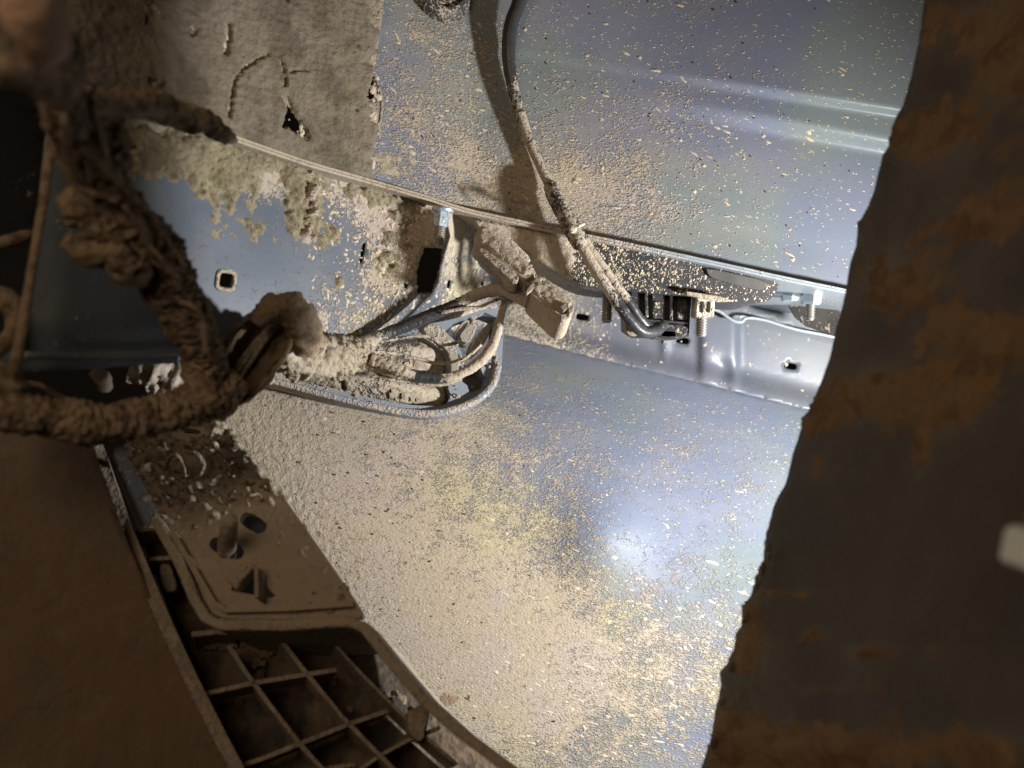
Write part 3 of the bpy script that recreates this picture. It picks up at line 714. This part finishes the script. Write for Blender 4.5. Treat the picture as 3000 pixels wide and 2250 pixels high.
cslab('lip_ring', rnd([(1576, 806), (1592, 812), (1560, 850), (1544, 860), (1540, 852)], .15, 1), -.001, .012, .0006)
b3 = cslab('plug_shell', rnd([(1588, 806), (1640, 846), (1676, 880), (1684, 906), (1668, 936), (1640, 938), (1600, 900), (1548, 852), (1560, 840)], .22, 2), 0, .018, .003)
crust('mud_crust', (1540, 800, 1700, 945), lambda x, y: YC(x, y), M['mud'], b3, lambda x, y: np.where(inside(np.stack([x, y], 1), [(1588, 812), (1640, 852), (1672, 886), (1660, 915), (1630, 920), (1600, 890), (1556, 848)]), .9, -2), 5, .0009, 330, 900, .45, .4, .6, seed=3)
for q in ([(1640, 898), (1662, 884), (1668, 900), (1650, 914)], [(1662, 906), (1678, 896), (1682, 910), (1668, 922)], [(1640, 920), (1660, 918), (1656, 934), (1644, 934)]):
    cslab('end_rib', q, -.003, .006, .0004, mud=.5)
slab('backing_bracket', rnd([(1386, 640), (1440, 650), (1500, 700), (1560, 760), (1540, 770), (1460, 706), (1400, 668)], .2, 1), flat(.399), .01, M['black_dusty'], con, bev=.001, mud=.8)

# ------------------------------------------------------------------ air vent in its frame
ven = thing('air_vent', 'black rubber air vent smeared with mud, set in the blue frame opening', 'vent', P(1100, 1190, .42))
YV = lambda x, y: YF(x, y)+.010
sh_out = rnd([(740, 1040), (780, 1110), (1000, 1160), (1200, 1196), (1300, 1200), (1296, 1140), (1300, 1070), (1270, 1010), (1190, 960), (1040, 1000)], .2, 2)
def vdisp(x, y, p):
    return .010*np.exp(-(((x-1130)*.97+(y-1040)*.2)/210.)**2-((y-1035-.10*(x-1130))/42.)**2)+.011*np.exp(-((x-1080)/250.)**2-((y-1130-.17*(x-1080))/36.)**2)
flp = sheet('rubber_flap', sh_out, YV, M['black_dusty'], ven, step=9, edge=9, thick=.003, disp=vdisp, mud=lambda x, y: .52+.35*gauss(x, y, [(1240, 1060, 70, 50, 1), (1240, 1140, 90, 40, 1), (900, 1120, 150, 50, .6)])-.3*gauss(x, y, [(1150, 1010, 70, 25, 1), (1180, 1060, 60, 20, 1)]))
crust('mud_crust', (800, 990, 1300, 1190), lambda x, y: YV(x, y)-vdisp(np.asarray(x, float), np.asarray(y, float), None)*.98, M['mud'], flp,
      lambda x, y: np.where(inside(np.stack([x, y], 1), sh_out), gauss(x, y, [(1255, 1065, 60, 45, .7), (1235, 1150, 110, 35, .62), (1120, 1030, 90, 16, .55), (960, 1125, 130, 40, .45)]), -2), 6, .0012, 260, 800, .5, .4, .6, seed=6)

# retaining clips behind the frame
def rclip(label, q, dy, dep, mt='clip', mud=.35):
    o = slab('retaining_clip', rnd(q, .18, 1), lambda x, y: YF(x, y)+dy, dep, M[mt], None, bev=.0008, mud=mud)
    o['label'] = label; o['category'] = 'clip'; o['group'] = 'clips behind the vent frame'; return o
rclip('slim grey brown clip bar nearest the black cable branch', [(1330, 978), (1352, 944), (1374, 926), (1384, 930), (1366, 956), (1340, 990)], .006, .006)
rclip('broad square grey brown clip between slim bar and mud caked wire', [(1346, 978), (1378, 944), (1398, 952), (1392, 976), (1372, 1006), (1350, 996)], .004, .010)
rclip('long grey brown clip tongue beside the mud caked wire loop', [(1386, 1000), (1412, 962), (1440, 940), (1442, 960), (1424, 1000), (1392, 1040), (1376, 1028)], .008, .010)
rclip('small grey brown knob clip at the top of the frame opening', [(1374, 924), (1390, 914), (1400, 928), (1386, 942)], .003, .006)
rl = slab('reflector_insert', [(1352, 1070), (1432, 1060), (1436, 1160), (1360, 1160)], lambda x, y: YF(x, y)+.009, .004, M['red'], None, bev=.0005, mud=.3)
rl['label'] = 'dark red insert seen through the small opening of the vent frame'; rl['category'] = 'insert'
lever = slab('vent_lever', rnd([(1236, 962), (1262, 944), (1300, 960), (1326, 1000), (1344, 1040), (1346, 1120), (1322, 1120), (1318, 1040), (1290, 1004), (1256, 988)], .2, 1), lambda x, y: YF(x, y)-.003, .007, M['clip'], None, bev=.0016, seg=3, mud=.40)
lever['label'] = 'curved grey brown lever dusted with mud crossing the vent frame'; lever['category'] = 'lever'

# ------------------------------------------------------------------ wiring harness: blurred trunk, open conduit loop, caked bundle, two branches
har = thing('wiring_harness', 'mud caked wiring harness with open conduit loop, splitting into two branches near the vent', 'wiring harness', P(600, 1250, .28))
tube('trunk', [(60, -60, .175, 60), (120, 60, .182, 62), (165, 180, .195, 62), (200, 320, .212, 60), (255, 470, .228, 62), (340, 600, .243, 70), (420, 720, .256, 72), (495, 830, .266, 68), (560, 940, .276, 58), (600, 1040, .284, 54), (612, 1130, .288, 56), (600, 1190, .290, 50)], M['mud_brown'], har, 22, 48, .60, 75, .22, 500, crag=.30, cragsc=260)
TRUNK = [(165, 180, .195), (200, 320, .212), (255, 470, .228), (340, 600, .243), (420, 720, .256), (495, 830, .266), (560, 940, .276), (600, 1040, .284), (612, 1130, .288)]
_hr = np.random.RandomState(11)
for k in range(16):
    i0 = _hr.randint(0, 5); pts = []
    for j in range(i0, min(i0+_hr.randint(3, 5), len(TRUNK))):
        x, y, Y = TRUNK[j]; o = _hr.uniform(-80, 80)
        pts.append((x+o, y-o*.55+_hr.uniform(-25, 25), Y-.012+.00014*abs(o)+_hr.uniform(-.004, .004), _hr.uniform(6, 13)))
    if len(pts) > 2: tube('frayed_strand', pts, M['mud_brown'], har, 10, 10, .4, 200, .2, 500)
tube('side_branch', [(-80, 1205, .245, 52), (40, 1215, .250, 50), (160, 1225, .258, 52), (280, 1240, .266, 56), (400, 1228, .274, 52), (500, 1205, .281, 52), (590, 1175, .287, 56), (660, 1140, .292, 52), (700, 1110, .295, 34)], M['mud_brown'], har, 22, 44, .45, 90, .20, 500, crag=.28, cragsc=280)
tube('mud_branch', [(190, 330, .215, 50), (300, 305, .232, 38), (400, 300, .250, 36), (500, 325, .270, 38), (590, 358, .286, 34), (650, 390, .298, 24), (690, 412, .308, 8)], M['mud_brown'], har, 16, 30, .6, 110, .2, 420, crag=.35, cragsc=220)
for pts in ([(150, 300, .225, 40), (240, 360, .232, 60), (320, 430, .242, 56), (360, 500, .25, 30)], [(200, 560, .238, 40), (290, 640, .246, 66), (370, 700, .256, 40)], [(330, 720, .240, 30), (370, 780, .246, 44), (430, 810, .258, 34)], [(560, 1130, .280, 30), (640, 1180, .286, 48), (690, 1190, .29, 20)]):
    tube('mud_clod', pts, M['mud_brown'], har, 14, 34, .6, 90, .25, 450, crag=.35, cragsc=240)
cl = tube('mud_clod', [(95, -70, .150, 62), (100, 0, .152, 74), (110, 60, .156, 78), (120, 120, .162, 66), (130, 165, .168, 34)], M['mud_bright_pink'], har, 12, 24, .45, 90, .15, 300)
tube('mud_clod', [(-60, 215, .165, 40), (40, 205, .17, 46), (110, 235, .178, 52), (190, 250, .19, 40)], M['mud_brown'], har, 12, 22, .45, 110, .15, 300)
tube('mud_clod', [(190, 700, .240, 26), (250, 740, .245, 40), (330, 730, .250, 42), (400, 690, .255, 30)], M['mud_brown'], har, 12, 22, .5, 110, .2, 300)
con_l = tube('conduit', [(618, 1172, .294, 30), (668, 1128, .298, 62), (712, 1075, .303, 74), (758, 1015, .308, 74), (800, 955, .313, 62), (826, 915, .316, 46)], M['mud_brown'], har, 12, 22, .14, 200, .08, 600, arc=(math.radians(-22), math.radians(202)))
for a, b in ((0, 0), (14, 6), (-12, -4), (24, -8)):
    tube('wire', [(650+a, 1150+b, .304, 7), (700+a, 1085+b, .310, 7), (750+a*.8, 1015+b, .314, 7), (800+a*.5, 955, .318, 7)], M['ivory'], con_l, 8, 8, mud=.5)
tube('conduit_mouth', [(748, 950, .302, 18), (772, 918, .303, 30), (806, 898, .306, 40), (850, 905, .309, 50), (884, 942, .313, 52), (893, 985, .319, 48), (880, 1015, .325, 40)], M['mud_brown'], har, 12, 22, .4, 150, .2, 420)
tube('caked_bundle', [(800, 985, .326, 52), (850, 1030, .338, 58), (910, 1048, .350, 60), (970, 1048, .362, 56), (1030, 1040, .372, 46), (1075, 1034, .378, 34)], M['mud'], har, 22, 48, .30, 150, .15, 600, crag=.42, cragsc=300)
tube('upper_branch', [(1040, 1025, .374, 30), (1080, 1004, .378, 24), (1140, 975, .383, 19), (1200, 950, .386, 19), (1260, 925, .388, 19), (1320, 900, .389, 17), (1370, 876, .389, 17), (1420, 856, .388, 18), (1465, 850, .387, 17), (1500, 862, .386, 17), (1540, 890, .386, 13), (1590, 925, .387, 10), (1620, 940, .388, 9)],
     M['black'], har, 16, 16, .10, 260, .16, 700, mud=lambda x, y: .75-.55*sstep(1080, 1180, x)+.60*sstep(1320, 1385, x), rings=.03, ringn=64)
lb = tube('lower_branch', [(1040, 1045, .374, 28), (1080, 1058, .376, 24), (1140, 1082, .378, 22), (1200, 1098, .380, 20), (1260, 1106, .382, 18), (1315, 1106, .383, 15), (1360, 1090, .385, 14), (1405, 1060, .388, 16), (1438, 1020, .390, 16), (1456, 975, .392, 14), (1466, 930, .394, 12), (1478, 890, .395, 10), (1490, 872, .395, 9)],
     M['black'], har, 16, 14, .12, 260, .18, 700, mud=lambda x, y: .80-.62*sstep(1170, 1235, x)+.72*sstep(1275, 1330, x))
tube('mud_coat', [(1085, 1052, .372, 17), (1130, 1068, .373, 19), (1180, 1088, .3745, 17), (1215, 1098, .376, 8)], M['mud'], lb, 12, 16, .5, 420, .3, 800)
for pts in ([(1050, 1010, .376, 8), (1110, 1000, .381, 6), (1180, 990, .388, 5), (1250, 985, .392, 5), (1300, 1010, .395, 5), (1350, 1000, .398, 5)], [(1060, 1060, .375, 8), (1130, 1105, .384, 6), (1200, 1120, .390, 5), (1290, 1128, .393, 5), (1350, 1110, .396, 5)],
            [(1070, 1030, .374, 7), (1150, 1035, .384, 5), (1220, 1050, .389, 5), (1290, 1065, .392, 5), (1360, 1050, .395, 5), (1410, 1010, .398, 5)], [(1290, 915, .385, 6), (1350, 905, .386, 6), (1400, 900, .387, 5), (1450, 880, .388, 5), (1490, 868, .389, 5)]):
    tube('wire', pts, M['black'], har, 10, 10, .2, 300, .2, 800, mud=.62)
specks('mud_crumbs', (1040, 960, 1460, 1190), lambda x, y: YF(x, y)-.001, M['mud'], har, lambda x, y: .6*(~(inside(np.stack([x, y], 1), fr_h1) | inside(np.stack([x, y], 1), fr_h2) | inside(np.stack([x, y], 1), fr_h3))) * inside(np.stack([x, y], 1), fr_out), 90, 2, 8, 61, None, .8, .6, 2)
slab('branch_clip', rnd([(1462, 862), (1500, 862), (1510, 880), (1496, 890), (1466, 880)], .2, 1), flat(.392), .008, M['ivory'], har, bev=.001, mud=.55)

# ------------------------------------------------------------------ bumper bracket: plate, rim and ribs
brk = thing('bumper_bracket', 'brown mud covered plastic bracket with ribbed grid and two holes in its plate', 'bracket', P(900, 2240, .28))
YB = plane((400, 1300, .340), (640, 1760, .305), (1040, 1780, .300))
pl_out = rnd([(400, 1225), (640, 1215), (700, 1290), (820, 1440), (960, 1640), (1060, 1790), (1058, 1812), (860, 1814), (660, 1812), (602, 1790), (560, 1690), (470, 1500), (410, 1390), (375, 1330), (378, 1260)], .15, 2)
pl_holes = [rough(slot(742, 1532, 84, 46, 28, 22, 2.6), 4, 14, 2, 6), rough(slot(557, 1263, 60, 14, 8, 16, 2.5), 4, 12, 8, 6), slot(664, 1606, 106, 50, 22, 22, 2.4), [(724, 1660), (808, 1746), (790, 1752), (676, 1730), (690, 1690)]]
plate = slab('plate', pl_out, YB, .004, M['bracket'], brk, pl_holes, bev=.0009, seg=3, mud=.72, step=26)
crust('mud_crust', (370, 1215, 1070, 1800), lambda x, y: YB(x, y), M['mud_pit_shade'], plate,
      lambda x, y: np.where(inside(np.stack([x, y], 1), pl_out), .30+.48*sstep(1600, 1360, y+.25*(x-600)), -2)-2.5*gauss(x, y, [(742, 1532, 52, 32, 1), (557, 1263, 36, 13, 1), (560, 1365, 50, 30, .35), (664, 1606, 60, 32, 1), (740, 1715, 70, 40, 1)]), 6, .0055, 200, 600, .46, .4, .7, seed=11)
sheet('hole_backing', [(430, 1262), (620, 1255), (760, 1440), (930, 1680), (1000, 1780), (660, 1790), (590, 1680), (480, 1450)], lambda x, y: YB(x, y)+.014, M['dark_void'], brk, step=40, edge=40, mud=lambda x, y: .1+0*x, thick=.002)  # dark sheet added behind the plate to make its holes black
YB2 = lambda x, y: YB(x, y)-.004
slab('plate_lip', strip([(452, 1520), (520, 1640), (570, 1760), (598, 1806), (640, 1828), (820, 1830), (1010, 1818), (1065, 1836), (1130, 1920), (1230, 2040), (1340, 2140), (1460, 2230), (1560, 2300)], 34), lambda x, y: YB(x, y)*.985, .062, M['bracket'], brk, bev=.0012, seg=3, mud=.62, step=30)
slab('inner_lip', strip([(505, 1560), (575, 1680), (625, 1765), (660, 1786), (840, 1782), (1030, 1768)], 16), YB2, .004, M['bracket'], brk, bev=.0008, seg=2, mud=.7, step=30)
# pegs and clips on the plate
tube('locating_peg', [(664, 1625, .318, 27), (666, 1585, .309, 27), (672, 1545, .300, 25), (678, 1520, .296, 18)], M['bracket'], brk, 6, 16, .08, 300, mud=.7)
ck = slab('spring_clip', [(655, 1690), (738, 1655), (722, 1690), (690, 1728)], YB2, .006, M['bracket'], brk, bev=.0008, mud=.6)
slab('clip_arm', [(742, 1655), (756, 1660), (756, 1752), (744, 1752)], lambda x, y: YB(x, y)-.010, .008, M['bracket'], ck, bev=.0006, mud=.6)
slab('clip_arm', [(690, 1690), (740, 1650), (744, 1662), (696, 1712)], lambda x, y: YB(x, y)-.009, .006, M['bracket'], ck, bev=.0006, mud=.6)
tube('clip_wire', [(482, 1375, .326, 7), (498, 1340, .322, 7), (520, 1335, .321, 7), (540, 1365, .323, 7), (545, 1395, .326, 7)], M['bracket'], brk, 6, 8, .2, 300, mud=.7)
tube('clip_wire', [(548, 1325, .322, 7), (575, 1330, .321, 7), (595, 1360, .322, 7), (585, 1390, .325, 7)], M['bracket'], brk, 6, 8, .2, 300, mud=.7)
# outer rim and the ribs of the grid
YR = plane((300, 1320, .330), (640, 2250, .285), (1300, 2250, .305))
slab('outer_rim', strip([(280, 1300), (318, 1420), (372, 1560), (430, 1700), (490, 1840), (560, 1990), (640, 2150), (720, 2300)], 40), YR, .050, M['bracket'], brk, bev=.002, seg=3, mud=.48, step=40)
def rib(pts, wd=13, dy=.006, dep=.020): slab('rib', strip(pts, wd), lambda x, y: YR(x, y)+dy, dep, M['bracket'], brk, bev=.0006, mud=.5, step=50)
rib([(670, 1890), (720, 1970), (790, 2065), (881, 2182), (960, 2270)])
rib([(815, 1865), (880, 1950), (945, 2030), (1003, 2101), (1080, 2180), (1180, 2280)])
rib([(976, 1884), (1060, 1975), (1166, 2081), (1260, 2170), (1340, 2240)], 10, .010)
rib([(560, 2042), (624, 2027), (746, 2000), (870, 1980), (985, 1962)])
rib([(690, 2248), (766, 2223), (902, 2169), (1020, 2122), (1135, 2082)])
rib([(1000, 2290), (1119, 2210), (1193, 2169), (1290, 2130)], 11, .010)
rib([(395, 1555), (440, 1548), (480, 1546)], 12, .012); rib([(420, 1640), (460, 1636), (520, 1632)], 12, .012); rib([(560, 1858), (630, 1850), (690, 1852)], 16, .010)
rib([(880, 2260), (960, 2250), (1040, 2240)], 12, .012)
slab('latch_block', rnd([(462, 1650), (500, 1648), (524, 1730), (480, 1736)], .2, 1), lambda x, y: YR(x, y)+.014, .012, M['bracket'], brk, bev=.001, mud=.4)
slab('grid_tab', rnd([(1190, 2085), (1240, 2060), (1262, 2085), (1240, 2180), (1200, 2150)], .2, 1), lambda x, y: YR(x, y)+.006, .010, M['bracket'], brk, bev=.001, mud=.5)
flo = sheet('grid_floor', [(310, 1310), (420, 1290), (660, 1600), (1060, 1845), (1290, 2075), (1440, 2200), (1520, 2330), (720, 2330), (540, 1900)], lambda x, y: YR(x, y)+.030, M['grid_dirt'], brk, step=30, edge=30, mud=lambda x, y: .50+.2*gauss(x, y, [(750, 1880, 160, 60, 1)])-.3*sstep(500, 400, x), thick=.002)
crust('mud_crust', (560, 1830, 1380, 2270), lambda x, y: YR(x, y)+.027, M['mud_brown'], flo, lambda x, y: .12+gauss(x, y, [(700, 1880, 80, 40, .4), (860, 1870, 90, 40, .35)])+0*x, 8, .006, 90, 400, .42, .5, .5, seed=15)

# ------------------------------------------------------------------ brown splash shield at the bottom corner
shd = thing('splash_shield', 'dim brown dust coated shield panel beyond the bracket outer rim', 'shield', P(200, 2250, .28))
YSh = plane((0, 1300, .298), (600, 2250, .300), (0, 2250, .272))
sheet('shield_skin', [(-300, 1180), (262, 1270), (312, 1420), (378, 1600), (500, 1880), (622, 2120), (742, 2420), (-300, 2420)], YSh, M['shield'], shd, step=26, edge=26, thick=.003, mud=lambda x, y: .45+.25*sstep(1400, 1900, y), disp=lambda x, y, p: .0015*fbm(p, 60, 2))

# dark cavity edge and crumbled mud below the side panel
cv = thing('crumbled_mud', 'crumbled tan mud heap with dark gaps under the side panel, behind the harness', 'mud', P(470, 1180, .33))
tube('mud_lump', [(380, 1080, .335, 36), (440, 1095, .338, 52), (500, 1110, .341, 54), (560, 1120, .345, 46), (600, 1150, .348, 30)], M['mud'], cv, 12, 24, .6, 150, .3, 500)
tube('mud_lump', [(560, 1085, .352, 30), (640, 1090, .356, 40), (720, 1090, .360, 42), (800, 1080, .364, 36)], M['mud'], cv, 12, 22, .5, 150, .3, 500)
tube('root_strand', [(60, 1120, .285, 8), (120, 1130, .29, 9), (180, 1165, .295, 10), (220, 1180, .30, 9)], M['mud_brown'], cv, 8, 10, .2, 200)
tube('mud_lump', [(270, 1090, .31, 14), (300, 1110, .313, 22), (310, 1140, .316, 16)], M['mud'], cv, 8, 16, .5, 200, .3, 500)
# dark sheet added for the black void beyond the panel edge, with mud ledges
vbk = thing('void_backing', 'dark sheet filling the black void, with rusty mud ledges beyond the side panel edge', 'backing', P(0, 1100, .34))
sheet('void_sheet', [(-300, 150), (120, 330), (150, 420), (110, 700), (60, 1000), (40, 1230), (-300, 1230)], plane((0, 400, .30), (100, 1100, .33), (-200, 1100, .30)), M['dark_void'], vbk, step=30, edge=30, mud=lambda x, y: .12+0*x, thick=.003)
for pts in ([(-60, 730, .27, 18), (20, 705, .275, 20), (80, 690, .28, 16), (105, 680, .285, 9)], [(-60, 850, .26, 24), (10, 870, .262, 28), (50, 930, .265, 30), (20, 1000, .262, 26), (-60, 1040, .255, 24)], [(-50, 1090, .25, 60), (20, 1110, .252, 40), (70, 1140, .255, 24)]):
    tube('mud_ledge', pts, M['mud_brown'], vbk, 8, 16, .5, 120, .2, 400)

# ------------------------------------------------------------------ bumper cover standing close beside the opening
bmp = thing('bumper_cover', 'dark grey bumper cover with brown mud patches, jagged along the edge facing the body', 'bumper', P(2500, 2250, .25))
edge = [(2716, -150), (2712, -20), (2700, 60), (2690, 130), (2668, 230), (2645, 310), (2626, 340), (2614, 372), (2604, 428), (2586, 452), (2578, 486), (2560, 560), (2545, 600), (2522, 642), (2510, 652), (2512, 668), (2508, 720), (2490, 772), (2478, 850), (2466, 905), (2450, 960), (2430, 1050), (2405, 1120), (2375, 1190), (2355, 1230), (2336, 1290), (2322, 1330), (2316, 1360), (2300, 1420), (2270, 1470), (2255, 1530), (2244, 1560), (2236, 1640), (2212, 1690), (2206, 1730), (2188, 1760), (2176, 1776), (2172, 1830), (2156, 1860), (2150, 1900), (2128, 1946), (2108, 1972), (2112, 2008), (2096, 2080), (2086, 2150), (2070, 2200), (2052, 2260), (2030, 2420)]
q = np.array(edge, float); e2 = []
for i in range(len(q)-1):
    for k in range(4): e2.append(q[i]+(q[i+1]-q[i])*k/4)
e2.append(q[-1]); e2 = np.array(e2)
e2[:, 0] += fbm(np.stack([e2[:, 1]/26., e2[:, 1]*0, e2[:, 1]*0+2], 1), 1, 2)*(2+5*sstep(1300, 1700, e2[:, 1]))
bm_out = [tuple(v) for v in e2]+[(3350, 2420), (3350, -150)]
_eX = lambda py: np.interp(py, q[:, 1], q[:, 0])
def Ybump(px, py):
    px = np.asarray(px, float); py = np.asarray(py, float)
    d = px-np.interp(py, [-150, 850, 2420], [2725, 2478, 2035])
    inv = 3.45+0.0022*d+0.0004*np.maximum(0, d-300)
    inv = inv-0.25*np.exp(-((px-3060)/240.)**2-((py-1560)/330.)**2)*sstep(0, 300, d)
    return 1/inv
def mud_b(px, py):
    t = gauss(px, py, [(2560, 1150, 210, 80, .62), (2760, 1170, 140, 90, .55), (2900, 1010, 130, 110, .45), (2700, 1300, 30, 90, .5), (2380, 1230, 60, 60, .5), (2180, 2180, 120, 120, .65), (2500, 2200, 260, 70, .62), (2900, 2200, 160, 80, .5), (2190, 1880, 60, 130, .5), (2385, 1862, 42, 30, .62), (2550, 1912, 60, 22, .62), (2660, 1910, 140, 14, .30), (2390, 2020, 70, 14, .4), (2320, 1740, 70, 16, .5), (2690, 390, 120, 80, .50), (2640, 820, 170, 120, .45), (2900, 640, 130, 90, .4), (2960, 150, 150, 150, .35), (2800, 60, 90, 60, .35), (2780, 950, 150, 60, .35), (2400, 1360, 40, 60, .4)])
    return np.clip(t+.08+.16*sstep(1000, 300, py), 0, 1)
bskin = sheet('bumper_skin', bm_out, Ybump, M['bumper'], bmp, step=24, edge=9, thick=.005, mud=mud_b)
crust('mud_crust', (2040, -20, 3060, 2300), Ybump, M['mud_rust'], bskin, lambda x, y: np.where(x > _eX(y)+4, 1.0*mud_b(x, y), -2)-.05, 10, .0022, 60, 260, .42, .35, .4, seed=21)
# mud beads hanging on the jagged edge
rs = np.random.RandomState(5)
for k in range(9):
    y = rs.uniform(1450, 2230); x = float(_eX(y))+rs.uniform(5, 13); r = rs.uniform(5, 10)
    tube('mud_bead', [(x-r*.4, y-r*1.6, .289, r*.4), (x, y-r*.6, .288, r), (x+r*.2, y+r*.5, .288, r*1.05), (x-r*.3, y+r*3.2, .289, r*.4)], M['mud_brown'], bmp, 4, 10, .5, 300)
wc = thing('white_clip', 'small white plastic block with clay mud on top, fixed to the bumper cover', 'clip', P(2990, 1690, .2))
YW = lambda x, y: flat(.150)(x, y)
slab('clip_block', rnd([(3020, 1560), (3140, 1560), (3130, 1700), (2998, 1676)], .12, 1), YW, .008, M['white'], wc, bev=.0004, mud=.22)
tube('mud_cap', [(3020, 1550, .149, 8), (3032, 1532, .149, 20), (3040, 1518, .149, 26), (3090, 1514, .149, 28)], M['mud_bright_pink'], wc, 6, 14, .3, 150)
